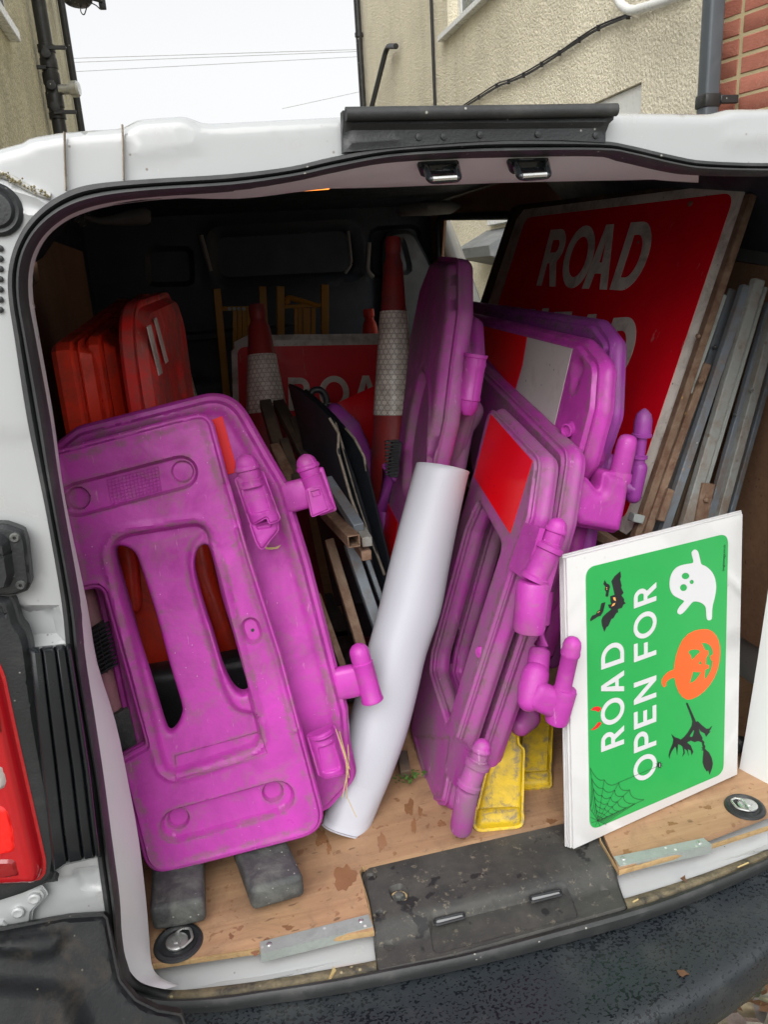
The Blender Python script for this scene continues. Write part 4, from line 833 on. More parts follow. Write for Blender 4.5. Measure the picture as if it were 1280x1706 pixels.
def pillow(name, pts, y, t, mat, parent, r=.012, tilt=(0, 0), sm=4):      # cushion-edged moulded lump facing the tailgate
    pl = PL(W(pts[0][0], pts[0][1], y), (1, tilt[0], 0), (0, tilt[1], 1)); o = smooth_loop(pl.P(pts), sm) if sm else fillet(pl.P(pts), r)
    k = [(r * .45 * math.sin(a), r * .78 + r * (1 - math.cos(a)) * .5) for a in np.linspace(.25, math.pi / 2, 4)]
    return relief(name, pl, o, mat, parent, res=.004, inset=r * .45, edge=r * .5, feats=[('pocket', o, -t * .16, r * 2.2)], prof=k + [(r * .45, t - r * .5), (r * .3, t - r * .15), (0, t)])
def rbox(name, a, b_, h, t, mat, parent, side, bev=.009): return mesh(name, *(lambda p0, p1, s_, q_: box(p0 - s_ * h / 2 - q_ * t / 2, p1 - p0, s_ * h, q_ * t, bev, 3))(a, b_, nz(side - nz(b_ - a) * (side @ nz(b_ - a))), nz(np.cross(nz(b_ - a), nz(side - nz(b_ - a) * (side @ nz(b_ - a)))))), mat, parent)
PW = 'purple plastic hinged barriers stacked in the van'
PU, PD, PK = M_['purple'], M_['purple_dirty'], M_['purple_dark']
# ---- barrier at the front left (nearest)
P1 = PL(W(390, 1425, 1.15), (1, .05 * -1 + .0, 0), (0, .2155, .9765)); P1 = PL(W(390, 1425, 1.15), np.cross(nz([-.049, -.975, .215]), A(0, 0, 1)) * -1, (0, .2, 1))
p1 = P1.P
b1 = thing('barrier', 'nearest purple barrier with two oblong windows and capsule-shaped recesses, front left', 'barrier', (-.03, 1.16, .65), PW)
out1 = fillet(p1([(80, 752), (292, 696), (350, 684), (380, 797), (420, 935), (470, 1090), (503, 1215), (549, 1388), (246, 1466), (195, 1268), (241, 1243), (167, 978), (128, 988)]), [.01, .02, .045, .02, .02, .02, .02, .05, .045, .012, .006, .016, .006], 8)
hA = smooth_loop(p1([(186, 922), (196, 912), (219, 922), (232, 950), (260, 1037), (280, 1112), (300, 1178), (301, 1197), (293, 1218), (280, 1228), (270, 1208), (245, 1125), (220, 1050), (195, 967)]), 4)
hB = smooth_loop(p1([(342, 909), (328, 918), (323, 948), (335, 1000), (355, 1062), (370, 1112), (385, 1145), (400, 1160), (413, 1158), (412, 1140), (404, 1112), (386, 1050), (370, 1000), (352, 926)]), 4)
rec = fillet(p1([(171, 894), (344, 866), (443, 1244), (274, 1302)]), [.045, .032, .035, .035], 8)
def caps(a, b, r, n=9, pl=P1):
    a, b = A(*pl.uv(*a)), A(*pl.uv(*b)); d = nz(b - a); n_ = A(-d[1], d[0]); q = []
    for k in range(n): t = math.pi * k / (n - 1) - math.pi / 2; q.append(b + r * (d * math.cos(t) + n_ * math.sin(t)))
    for k in range(n): t = math.pi * k / (n - 1) + math.pi / 2; q.append(a + r * (d * math.cos(t) + n_ * math.sin(t)))
    return np.array(q)
def disc(c, r, n=16, pl=P1): c = A(*pl.uv(*c)); return np.array([c + r * A(math.cos(t), math.sin(t)) for t in np.linspace(0, 2 * math.pi, n, endpoint=False)])
swoosh = smooth_loop(p1([(345, 888), (322, 896), (308, 925), (312, 965), (330, 1030), (350, 1095), (366, 1150), (385, 1185), (410, 1196), (436, 1192), (420, 1120), (380, 960)]), 4)
seam = p1([(288, 1266), (436, 1224), (446, 1256), (292, 1300)])
gr = p1([(176, 800), (262, 778), (268, 822), (184, 846)])
edgeline = p1([(395, 880), (418, 934), (470, 1098), (498, 1215), (488, 1218), (460, 1100), (408, 938)])
feats1 = [('pocket', rec, .018, .009), ('ridge', rec, -.007, .004, .0034), ('pocket', swoosh, -.011, .013), ('pocket', seam, .004, .002),
          ('pocket', caps((127, 833), (301, 787), .0285), .013, .0055), ('pocket', disc((127, 831), .0195), .009, .003), ('pocket', disc((303, 786), .0190), .006, .003),
          ('pocket', caps((296, 1376), (462, 1329), .031), .013, .0065), ('pocket', disc((296, 1370), .0195), .010, .004), ('pocket', disc((455, 1325), .0195), .010, .004),
          ('pocket', caps((417, 1044), (422, 1058), .0165), .010, .006), ('ridge', out1, .010, .004, .0016), ('ridge', edgeline, .0, .004, .003),
          ('pocket', p1([(378, 800), (398, 880), (388, 884), (368, 806)]), .003, .004)]
relief('panel', P1, out1, PU, b1, holes=[hA, hB], feats=feats1, res=.0042, inset=.006, prof=[(.003, .002), (.006, .008), (.006, .014), (.002, .018), (.002, .022), (.006, .026), (.006, .036), (.0, .042)], edge=.0035, hole_edge=.005)
mesh('screw_hole', *lathe(P1.at(421, 1052, -.0098), P1.n, [(0, 0), (.0030, 0), (.0030, .0006), (.0022, .0007)], 12), M_['black'], b1)
gm = MB()
for i in range(15):
    a = gr[0] + (gr[1] - gr[0]) * i / 14; c_ = gr[3] + (gr[2] - gr[3]) * i / 14; gm.add(*tube([P1.w([a], -.0119)[0], P1.w([c_], -.0119)[0]], .0005, 4, cap=False))
for i in range(9):
    a = gr[0] + (gr[3] - gr[0]) * i / 8; c_ = gr[1] + (gr[2] - gr[1]) * i / 8; gm.add(*tube([P1.w([a], -.0119)[0], P1.w([c_], -.0119)[0]], .0005, 4, cap=False))
kind(gm.build('moulded_grid', PU, b1), 'stuff')
# hinge sockets on its right edge
def socket(pl, outl, frm, axis0, axis1, R_, parent, mat, base_h=.004):
    a, b_ = A(*pl.uv(*axis0)), A(*pl.uv(*axis1)); d = nz(b_ - a); n_ = A(-d[1], d[0])
    def bulge(v): s = (v - a) @ n_; return np.sqrt(np.maximum(R_ * R_ - np.clip(np.abs(s), 0, R_) ** 2, 0)) - R_
    t = R_ * .8; return relief('hinge_socket', pl.off(R_ + base_h), fillet(pl.P(outl), .004), mat, parent, feats=[('fn', bulge), ('pocket', fillet(pl.P(frm), .003), .0035, .0022), ('ridge', fillet(pl.P(frm), .003), -.002, .0016, .0012)], res=.0026, prof=BEV(R_ + .012, .002), edge=.002)
socket(P1, [(392, 797), (437, 785), (466, 864), (448, 870), (444, 858), (418, 874)], [(403, 811), (435, 802), (449, 848), (417, 856)], (412, 795), (442, 865), .024, b1, PU)
pin(b1, P1.at(420, 812, .012), P1.at(406, 756, .014), .0205, PU, body=.2)
relief('socket_scoop', P1.off(.010), fillet(P1.off(.010).P([(416, 872), (463, 863), (463, 884), (448, 902), (436, 918), (428, 905)]), .006), PU, b1, res=.003, prof=BEV(.03, .002), edge=.004, feats=[('pocket', P1.off(.01).P([(424, 876), (456, 869), (452, 880), (430, 884)]), .004, .003)])
socket(P1, [(513, 1226), (556, 1208), (578, 1284), (556, 1283), (532, 1292)], [(527, 1238), (554, 1229), (565, 1272), (535, 1280)], (534, 1218), (555, 1286), .022, b1, PU)
mesh('socket_mouth', *lathe(P1.at(536, 1222, .012), nz(P1.at(532, 1208, .012) - P1.at(536, 1222, .012)), [(.012, -.004), (.016, -.002), (.019, .0), (.0205, .002), (.0185, .004), (.015, .002), (.013, -.01), (0, -.012)], 20), PU, b1)
# ---- barrier behind it
P2 = P1.off(-.058); p2 = P2.P
b2 = thing('barrier', 'purple barrier behind the nearest one, with red corner strip and two hinge pins', 'barrier', (.0, 1.21, .65), PW)
out2 = fillet(p2([(84, 744), (125, 712), (386, 646), (446, 752), (478, 806), (492, 858), (517, 940), (563, 1120), (580, 1185), (584, 1242), (597, 1302), (548, 1356), (300, 1410), (215, 1250), (160, 1000)]), [.005, .05, .07, .03, .03, .01, .02, .02, .02, .02, .04, .04, .02, .02, .02], 8)
win2 = fillet(p2([(182, 905), (345, 880), (432, 1195), (275, 1240)]), .03)
relief('panel', P2, out2, PU, b2, holes=[win2], feats=[('ridge', out2, .018, .006, .004), ('pocket', offset(resample(ccw(out2), .01), -.026), .006, .012), ('pocket', win2, .0, .01)], res=.0055, inset=.010, prof=PROF, edge=.006)
sheet('reflective_strip', P2, p2([(318, 712), (370, 693), (396, 786), (350, 800)]), M_['red_refl'], b2, h=-.0035, t=.0015)
pin(b2, P2.at(541, 854, -.01), P2.at(506, 757, -.01), .0205, PU, body=.62)
relief('pin_plate', P2.off(.013), fillet(p2([(510, 815), (533, 809), (547, 848), (519, 860)]), .003), PU, b2, res=.003, prof=BEV(.02), edge=.002, feats=[('pocket', p2([(516, 818), (531, 814), (534, 824), (520, 829)]), .003, .002)])
rbox('pin_arm', P2.at(470, 833, -.022), P2.at(524, 819, -.018), .056, .03, PU, b2, P2.v)
rbox('pin_block', P2.at(548, 856, -.020), P2.at(524, 782, -.020), .034, .03, PU, b2, P2.u, .004)
pin(b2, P2.at(623, 1172, -.01), P2.at(596, 1074, -.01), .0205, PU, body=.66, rings=False)
rbox('pin_arm', P2.at(556, 1147, -.022), P2.at(606, 1136, -.018), .062, .03, PU, b2, P2.v, .012)
# straw and leaf caught on them
sm = MB()
for pts in (((558, 1210), (566, 1235), (574, 1262), (578, 1284)), ((576, 1230), (577, 1262), (570, 1300), (567, 1316)), ((556, 1204), (572, 1252), (574, 1290), (574, 1318)), ((576, 1318), (584, 1336), (590, 1348)), ((562, 1208), (575, 1258), (579, 1270))):
    sm.add(*tube(smooth_loop([P1.at(*q, .03) for q in pts], 4, False), .0009, 4))
tag(sm.build('straw_wisp', M_['straw']), 'dry straw wisps hanging from the lower hinge socket of the nearest purple barrier', 'straw')
tag(mesh('dry_leaf', *prism([P2.at(*q, .006) for q in ((438, 908), (446, 911), (458, 911), (468, 907), (463, 913), (452, 915), (443, 914))], P2.n, .001), M_['straw']), 'curled yellow leaf on the purple panel below the upper socket', 'leaf')
# ---- rubber feet on the floor
def foot(label, fl, fr, depth, h, dx=0., grp='grey rubber feet under the load', mat=M_['dark_rubber'], z=.6):
    a, b_ = Wz(*fl, z + .0125), Wz(*fr, z + .0125); n_ = nz(A(-(b_ - a)[1], (b_ - a)[0], 0)); o = mesh('rubber_block', *box(a, b_ - a, n_ * depth + A(dx, 0, 0), (0, 0, h), .010, 3), mat); tag(o, label, 'rubber block', grp); return o
foot('grey rubber foot at the left corner beside the lashing ring', (255, 1555), (345, 1538), .32, .048, -.02)
foot('second grey rubber foot standing clear on the plywood', (421, 1521), (510, 1495), .30, .046, -.03)
# things in the gap at the barrier's left edge
o = mesh('ribbed_block', *box(P2.at(163, 1130, -.01), P2.at(196, 1110, -.01) - P2.at(163, 1130, -.01), P2.at(146, 1050, -.01) - P2.at(163, 1130, -.01), -P2.n * .03, .004), M_['black']); tag(o, 'black ribbed rubber block wedged in the notch of the nearest barrier', 'block')
rb = MB(); O_, X_, Y_ = P2.at(163, 1130, -.008), P2.at(196, 1110, -.008) - P2.at(163, 1130, -.008), P2.at(146, 1050, -.008) - P2.at(163, 1130, -.008)
for i in range(11): rb.add(*box(O_ + Y_ * (i + .3) / 11.5, X_, Y_ * .045, P2.n * .006, .0006))
rb.add(*box(O_ + X_ * .42, X_ * .06, Y_, P2.n * .007, .0006)); r_ = rb.build('ribs', M_['black'], o); kind(r_, 'stuff')
foot_o = mesh('rubber_block', *box(P2.at(196, 1268, .0), P2.at(243, 1240, .0) - P2.at(196, 1268, .0), P2.at(178, 1198, 0) - P2.at(196, 1268, 0), -P2.n * .07, .006, 2), M_['dark_rubber']); tag(foot_o, 'worn grey rubber foot jammed in the notch between van pillar and nearest barrier', 'rubber block')
o = mesh('pink_tube', *blob([P2.at(188, 1196, -.03), P2.at(170, 1128, -.03), P2.at(150, 1040, -.03), P2.at(140, 1000, -.03)], .015), M_['pale_pink']); tag(o, 'sun-bleached pink plastic tube behind the ribbed black block', 'tube')
relief('barrier_post', P2.off(-.05), fillet(p2([(134, 984), (170, 975), (250, 1240), (205, 1260)]), .006), PD, tag_p := thing('barrier', 'purple barrier post glimpsed in the notch behind the pink tube', 'barrier', P2.at(205, 1250, -.05), PW), res=.01, prof=BEV(.03, .003), edge=.003)
# ---- white roll
rp = [((697, 770), (780, 788)), ((692, 785), (776, 800)), ((672, 858), (762, 866)), ((652, 935), (746, 945)), ((634, 1010), (731, 1020)), ((615, 1080), (708, 1088)), ((597, 1150), (692, 1156)), ((579, 1215), (675, 1220)), ((562, 1280), (653, 1282)), ((548, 1335), (631, 1338)), ((538, 1372), (611, 1388))]
rings = []; nR = len(rp)
for i, (l_, r2) in enumerate(rp):
    t = i / (nR - 1); y = 1.43 - .09 * t - .10 * t ** 2; a, b_ = W(*l_, y), W(*r2, y); c_ = (a + b_) / 2; w_ = np.linalg.norm(b_ - a) / 2; xx = (b_ - a) / 2; ax = nz(W(590, 1385, 1.24) - W(738, 780, 1.43)); yy = nz(np.cross(ax, xx)); yy = yy if yy[1] > 0 else -yy
    fl_ = .95 if t < .8 else .95 - (t - .8) * 1.2
    rings.append([c_ + yy * w_ * fl_ * .0 + xx * math.cos(q) + yy * w_ * fl_ * math.sin(q) * (1 + .04 * math.sin(3 * q + 4 * t)) for q in np.linspace(0, 2 * math.pi, 48, endpoint=False)])
rn = [np.array(r) for r in rings]; sm_ = []
for k in range(48): sm_.append(smooth_loop([r[k] for r in rn], 5, False))
rings = [np.array([sm_[k][i] for k in range(48)]) for i in range(len(sm_[0]))]
inner = [r.mean(0) + (r - r.mean(0)) * .955 for r in rings[:12]] + [r.mean(0) + (r - r.mean(0)) * .955 for r in rings[-12:]]
V_, F_ = loft(rings, closed_ring=True); mb = MB(); mb.add(V_, F_); tp = [rings[0], rings[0].mean(0) + (rings[0] - rings[0].mean(0)) * .955 , inner[8]]
mb.add(*loft(tp, closed_ring=True)); bt = [rings[-1], inner[-1], inner[13]]; mb.add(*loft(bt, closed_ring=True))
rt_ = thing('sheet_roll', 'long roll of embossed white sheeting leaning between the purple barriers', 'roll', rings[-1].mean(0))
mesh('rolled_sheet', np.concatenate(mb.v), mb.f, M_['roll'], rt_, closed=False)
mesh('sheet_end', *tube([rings[-1][k] * .5 + rings[-1][k] * .5 + A(-.001, -.002, -.001) for k in range(24, 47)], .0016, 5), M_['roll'], rt_)

# ================= purple barriers on the right
P7 = PL.three(Wz(735, 1345, .613), W(890, 775, 1.22), Wz(690, 1230, .62)); p7 = P7.P
T_ = .045
b7 = thing('barrier', 'purple barrier with the large red reflective panel, leaning beside the white roll', 'barrier', Wz(735, 1345, .6), PW)
HPR = [(.002, .002), (.005, .006), (.005, .011), (.001, .0155), (.001, .018), (.006, .023), (.008, .030), (.006, .037), (.0, .045)]
out7 = fillet(p7([(813, 683), (893, 768), (880, 860), (760, 1232), (737, 1336), (714, 1334), (684, 1217), (700, 1100), (765, 870), (790, 782)]), [.018, .03, .02, .02, .01, .012, .03, .02, .02, .03], 7)
h7 = fillet(p7([(797, 832), (838, 906), (817, 972), (797, 1035), (755, 1172), (745, 1208), (716, 1118), (720, 1085), (776, 880)]), [.02, .03, .01, .01, .01, .012, .03, .02, .02], 6)
relief('panel', P7, out7, PD, b7, holes=[h7], res=.005, prof=PROF, hprof=HPR, edge=.003, hole_edge=.003, feats=[('pocket', p7([(690, 1225), (738, 1230), (750, 1225), (736, 1330), (716, 1330)]), .002, .004)])
sheet('reflective_panel', P7, p7([(819, 690), (888, 768), (851, 889), (791, 794)]), M_['red_refl'], b7, h=.0012, t=.001)
mesh('stud', *lathe(P7.at(798, 1084, -.012), nz(P7.n * .9 + A(.1, -.6, 0)), [(.0, -.01), (.0125, -.01), (.0125, .012), (.011, .016), (.0, .019)], 18), PU, b7)
def clip(parent, pl, q0, q1, tip, base, r, mat, flange=None, kmul=1.04):      # hinge clip standing off the edge of an obliquely seen barrier
    a, b_ = q0, q1; d = nz(b_ - a)
    L = np.linalg.norm(b_ - a)
    mesh('hinge_socket', *lathe(a, d, [(r * .9, 0), (r * 1.12, .001), (r * 1.14, .008), (r * .98, .011), (r * .98, L - .012), (r * 1.16, L - .010), (r * 1.18, L - .002), (r * 1.0, L), (r * .8, L)], 22), mat, parent)
    pin(parent, b_ - d * .004, tip, r * .86, mat, body=.12)
    kr = r * kmul; kl = np.linalg.norm(a - base)
    mesh('lower_knuckle', *lathe(base, nz(a - base), [(0, 0), (kr * .7, .001), (kr * .92, .004), (kr, .011), (kr, kl - .008), (kr * .88, kl - .001), (kr * .7, kl)], 22), mat, parent)
    if flange is not None: mesh('socket_flange', *prism([np.asarray(f) for f in flange], pl.n, .010), mat, parent, smooth=False)
    mesh('socket_web', *beam(a + d * .012 + pl.n * -.0, b_ - d * .012, r * 1.6, r * 1.1, pl.n, .003), mat, parent)
F7 = lambda x, y, d: W(x, y, d)
clip(b7, P7, F7(889, 968, 1.120), F7(918, 908, 1.125), F7(934, 863, 1.13), F7(881, 1055, 1.112), .0215, PU, kmul=1.3, flange=[P7.at(878, 872, .004), P7.at(904, 880, .004), P7.at(877, 966, .004), P7.at(850, 946, .004)])
mesh('hinge_core', *tube([F7(884, 1040, 1.125), F7(925, 890, 1.135)], .0185, 18), PU, b7)
clip(b7, P7, F7(780, 1312, 1.112), F7(798, 1268, 1.115), F7(807, 1231, 1.118), F7(768, 1384, 1.138), .0200, PD, flange=[P7.at(761, 1229, .003), P7.at(786, 1256, .003), P7.at(762, 1312, .003), P7.at(742, 1284, .003)])
mesh('hinge_core', *tube([F7(770, 1370, 1.135), F7(800, 1255, 1.12)], .0170, 18), PD, b7)
# second one behind, same lean
P6 = P7.off(-.060); p6 = P6.P
b6 = thing('barrier', 'purple barrier nested right behind the red-panelled one, its corner rising higher', 'barrier', P6.at(800, 1280), PW)
out6 = fillet(p6([(770, 588), (940, 757), (922, 870), (868, 1060), (800, 1262), (775, 1330), (735, 1240), (745, 1120), (800, 880), (775, 700)]), [.02, .035, .03, .02, .02, .02, .03, .02, .02, .02], 7)
h6 = fillet(p6([(822, 850), (872, 915), (838, 1035), (790, 1190), (778, 1215), (748, 1120), (755, 1080), (805, 900)]), .018, 6)
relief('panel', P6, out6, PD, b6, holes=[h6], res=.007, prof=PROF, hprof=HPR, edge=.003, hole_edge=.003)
# barrier with the white reflective strip
P5 = PL.three(W(850, 1215, 1.33), W(975, 560, 1.33), W(800, 520, 1.95)); p5 = P5.P
b5 = thing('barrier', 'purple barrier with grubby red and white strip before the big red sign', 'barrier', P5.at(850, 1215), PW)
out5 = fillet(p5([(770, 527), (962, 574), (990, 610), (985, 680), (962, 768), (940, 800), (900, 1000), (858, 1190), (838, 1200), (880, 960), (905, 800), (790, 620)]), [.01, .03, .03, .03, .02, .015, .01, .02, .02, .01, .02, .02], 7)
relief('panel', P5, out5, PU, b5, res=.007, prof=PROF, edge=.005, feats=[('pocket', disc((962, 616), .026, pl=P5) * 1.0, .016, .022), ('pocket', disc((958, 640), .02, pl=P5), .008, .022)])
sheet('white_strip', P5, p5([(880, 562), (955, 581), (922, 722), (860, 652), (872, 610)]), M_['grey_white'], b5, h=.0014, t=.001)
sheet('red_strip', P5, p5([(805, 543), (878.5, 561.5), (871, 609), (858.5, 650), (812, 596)]), M_['red_refl'], b5, h=.0014, t=.001)
mesh('spout', *lathe(P5.at(952, 715, -.002), nz(A(-.9, -.45, .05)), [(.016, 0), (.0135, .004), (.013, .018), (.010, .019), (.0085, .012), (.0, .012)], 18), PU, b5)
sx_ = lambda x, y, d: W(x, y, d)
mesh('edge_column', *blob([sx_(985, 762, 1.33), sx_(968, 850, 1.33), sx_(935, 980, 1.32), sx_(903, 1085, 1.30), sx_(880, 1180, 1.30)], [.030, .026, .024, .026, .028], sx=1.0), PU, b5)
pillow('hinge_lug', [(946, 796), (962, 786), (985, 800), (1003, 824), (1009, 786), (1054, 793), (1047, 838), (1037, 884), (1028, 891), (962, 879), (937, 852)], 1.235, .05, PU, b5, .009, sm=0)
a_, b_ = sx_(1031, 800, 1.255), sx_(1049, 724, 1.25); L_ = np.linalg.norm(b_ - a_)
mesh('hinge_pin', *lathe(a_, nz(b_ - a_), [(.0235, 0), (.0225, L_ * .16), (.0195, L_ * .20), (.0190, L_ * .70), (.0178, L_ * .86), (.0145, L_ * .95), (.009, L_ * .99), (.001, L_)], 12), PU, b5)
mesh('hinge_lug', *blob([sx_(893, 1124, 1.12), sx_(886, 1150, 1.11), sx_(882, 1166, 1.105)], [.024, .025, .021], 20), PU, b5)
rbox('lug_arm', sx_(884, 1152, 1.10), sx_(936, 1177, 1.09), .052, .036, PU, b5, sx_(890, 1120, 1.1) - sx_(880, 1180, 1.1), .014)
a_, b_ = sx_(926, 1206, 1.09), sx_(943, 1146, 1.085); L_ = np.linalg.norm(b_ - a_)
mesh('lug_cup', *lathe(a_, nz(b_ - a_), [(.001, 0), (.013, .001), (.0195, .005), (.0212, .012), (.0212, L_ - .006), (.0195, L_ - .001), (.015, L_)], 24), PU, b5)
a_, b_ = sx_(930, 1185, 1.09), sx_(957, 1061, 1.08); L_ = np.linalg.norm(b_ - a_)
mesh('hinge_pin', *lathe(a_, nz(b_ - a_), [(.018, 0), (.0180, L_ * .3), (.0148, L_ * .34), (.0148, L_ * .74), (.0165, L_ * .76), (.0172, L_ * .79), (.0160, L_ * .82), (.0160, L_ * .88), (.014, L_ * .94), (.009, L_ * .98), (.001, L_)], 22), PU, b5)
mesh('lower_column', *tube([sx_(912, 985, 1.17), sx_(905, 1040, 1.155), sx_(902, 1074, 1.15), sx_(901, 1080, 1.148), sx_(900, 1086, 1.145), sx_(896, 1120, 1.125), sx_(893, 1160, 1.115)], [.0125, .0125, .0130, .0165, .0195, .0200, .0200], 18), PU, b5)
mesh('lower_knuckle', *blob([sx_(880, 1195, 1.27), sx_(868, 1208, 1.26)], [.026, .022], 16), PD, b5)
# darker one behind it
P5b = P5.off(-.055); p5b = P5b.P
b5b = thing('barrier', 'deeper violet barrier just behind the white-stripped one, slim capped pin at its side', 'barrier', P5b.at(900, 1150), PW)
out5b = fillet(p5b([(770, 507), (985, 541), (1008, 572), (1003, 690), (978, 765), (950, 960), (930, 980), (940, 760), (800, 640)]), [.01, .035, .02, .03, .02, .01, .01, .02, .02], 7)
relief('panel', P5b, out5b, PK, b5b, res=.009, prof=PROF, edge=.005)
mesh('stem', *blob([sx_(1010, 770, 1.42), sx_(985, 860, 1.42), sx_(968, 930, 1.42), sx_(920, 1100, 1.42)], [.022, .018, .018, .018]), PK, b5b)
mesh('lower_stem', *blob([sx_(1056, 826, 1.36), sx_(1066, 780, 1.36)], [.016, .016]), PK, b5b)
mesh('stem_arm', *blob([sx_(1008, 800, 1.40), sx_(1056, 815, 1.36)], [.018, .015]), PK, b5b)
q0, q1 = sx_(1062, 800, 1.36), sx_(1075, 680, 1.36); pl_L = np.linalg.norm(q1 - q0)
mesh('hinge_pin', *lathe(q0, nz(q1 - q0), [(.012, 0), (.012, pl_L * .3), (.0165, pl_L * .31), (.0165, pl_L * .345), (.0105, pl_L * .36), (.0115, pl_L * .60), (.0195, pl_L * .61), (.0205, pl_L * .645), (.0180, pl_L * .66), (.0178, pl_L * .83), (.0145, pl_L * .92), (.008, pl_L * .97), (.001, pl_L)], 20), PK, b5b)
# tall barrier standing edge-on
P3 = PL.three(W(742, 450, 1.6), W(640, 1000, 1.6), W(712, 440, 1.8)); p3 = P3.P
b3 = thing('barrier', 'tall purple barrier standing edge-on right of the big cone', 'barrier', P3.at(640, 1000), PW)
out3 = fillet(p3([(716, 433), (746, 436), (745, 520), (734, 600), (722, 700), (700, 800), (660, 960), (600, 1180), (590, 1150), (637, 880), (655, 792), (668, 690), (682, 560), (698, 480)]), [.03, .03, .02, .02, .02, .02, .02, .02, .02, .02, .02, .02, .02, .02], 6)
w3 = smooth_loop(p3([(702, 618), (712, 640), (714, 700), (704, 780), (686, 828), (674, 812), (674, 760), (684, 690)]), 4)
relief('panel', P3, out3, PD, b3, res=.007, prof=[(.006, .003), (.010, .010), (.012, .020), (.009, .026), (.012, .032), (.012, .044), (.006, .052), (.002, .055)], edge=.012, feats=[('pocket', w3, .016, .012), ('ridge', w3, -.008, .006, .003)])
sheet('reflective_panel', P3, p3([(647, 838), (664, 872), (652, 935), (630, 960)]), M_['red_refl'], b3, h=.0012, t=.001)
c3 = lambda x, y, d: W(x, y, d)
mesh('clip_block', *box(c3(747, 640, 1.50), c3(772, 644, 1.50) - c3(747, 640, 1.50), c3(752, 592, 1.50) - c3(747, 640, 1.50), (0, .04, 0), .009, 3), PU, b3)
ca, cb = c3(781, 672, 1.47), c3(794, 590, 1.47); cl = np.linalg.norm(cb - ca); rr = .0225
mesh('hinge_socket', *lathe(ca, nz(cb - ca), [(.0, -.026), (rr * .5, -.023), (rr * .8, -.013), (rr * .88, .0), (rr * .9, .006), (rr * 1.03, .008), (rr * 1.03, .012), (rr * .97, .015), (rr * .97, cl * .72), (rr * 1.05, cl * .8), (rr * .98, cl * .86), (rr * .98, cl * .92), (rr * 1.06, cl * .94), (rr * 1.06, cl), (rr * .8, cl), (rr * .78, cl - .01), (0, cl - .01)], 24), PU, b3)
mesh('seam_rib', *tube([ca + nz(cb - ca) * t * cl + A(-.002, -rr, 0) for t in (-.1, .3, .95)], .0011, 5), PU, b3)
b4 = thing('barrier', 'dusty purple barrier peeping out behind the tall edge-on one', 'barrier', P3.at(700, 900, -.08), PW)
P4 = P3.off(-.062); p4 = P4.P
relief('panel', P4, fillet(p4([(740, 520), (772, 536), (774, 590), (760, 680), (738, 760), (700, 900), (650, 1000), (700, 760)]), [.02, .025, .02, .02, .02, .02, .02, .02], 6), PD, b4, res=.009, edge=.004)
mesh('lower_stem', *blob([c3(784, 686, 1.56), c3(779, 700, 1.56), c3(775, 716, 1.56), c3(762, 790, 1.55), c3(740, 860, 1.55)], [.029, .027, .019, .017, .017]), PD, b4)
cmb = thing('ribbed_rubber_strip', 'short black comb-like rubber strip clamped beside the tall barrier', 'strip', c3(655, 790, 1.60))
mesh('strip', *beam(c3(654, 794, 1.60), c3(661, 735, 1.60), .022, .02, A(1, 0, 0), .002), M_['black'], cmb)
cm = MB()
for i in range(10): cm.add(*box(c3(643, 792 - i * 6, 1.585) + A(0, 0, 0), (.03, 0, 0), (0, .01, 0), (0, 0, .0035), .0006))
kind(cm.build('teeth', M_['black'], cmb), 'stuff')
b0 = thing('barrier', 'scrap of purple barrier low behind the black sheets', 'barrier', c3(650, 850, 1.7), PW)
mesh('panel', *blob([c3(557, 690, 2.0), c3(580, 715, 1.98), c3(600, 760, 1.95), c3(625, 850, 1.9), c3(640, 930, 1.85)], [.03, .035, .035, .035, .035], sx=1, sy=1), PK, b0)
mesh('rib', *tube([c3(668, 800, 1.72), c3(650, 780, 1.75), c3(640, 850, 1.78), c3(640, 950, 1.75)], .02, 12), PK, b0)
# yellow blocks
YP = PL.three(Wz(796, 1380, .612), Wz(873, 1375, .612), W(842, 1216, 1.27)); yb = thing('yellow_block', 'scuffed yellow plastic foot with a notched top and worn rounded toe', 'block', Wz(835, 1378, .6), 'yellow feet under the purple barriers')
relief('block', YP, fillet(YP.P([(800, 1340), (830, 1215), (862, 1210), (864, 1238), (873, 1246), (870, 1352), (796, 1356)]), [.004, .01, .004, .003, .004, .004, .004], 4), M_['yellow'], yb, res=.005, prof=BEV(.035, .004), edge=.006)
relief('toe', YP.off(.007), smooth_loop(YP.off(.007).P([(796, 1340), (835, 1336), (868, 1336), (875, 1352), (874, 1370), (862, 1377), (830, 1380), (800, 1382), (790, 1372), (791, 1354)]), 4), M_['yellow'], yb, res=.004, inset=.005, prof=[(.003, .001), (.005, .006), (.005, .03), (.0, .04)], edge=.010)
YP2 = PL.three(Wz(871, 1307, .612), Wz(917, 1304, .612), W(900, 1195, 1.36)); yb2 = thing('yellow_block', 'cleaner yellow plastic foot set further back beside the notched one', 'block', Wz(893, 1305, .6), 'yellow feet under the purple barriers')
relief('block', YP2, fillet(YP2.P([(866, 1290), (868, 1180), (922, 1170), (916, 1290)]), .004, 4), M_['yellow'], yb2, res=.006, prof=BEV(.03, .004), edge=.006)
relief('toe', YP2.off(.005), fillet(YP2.off(.005).P([(866, 1284), (917, 1280), (918, 1306), (866, 1308)]), .006), M_['yellow'], yb2, res=.005, prof=BEV(.035, .004), edge=.006)
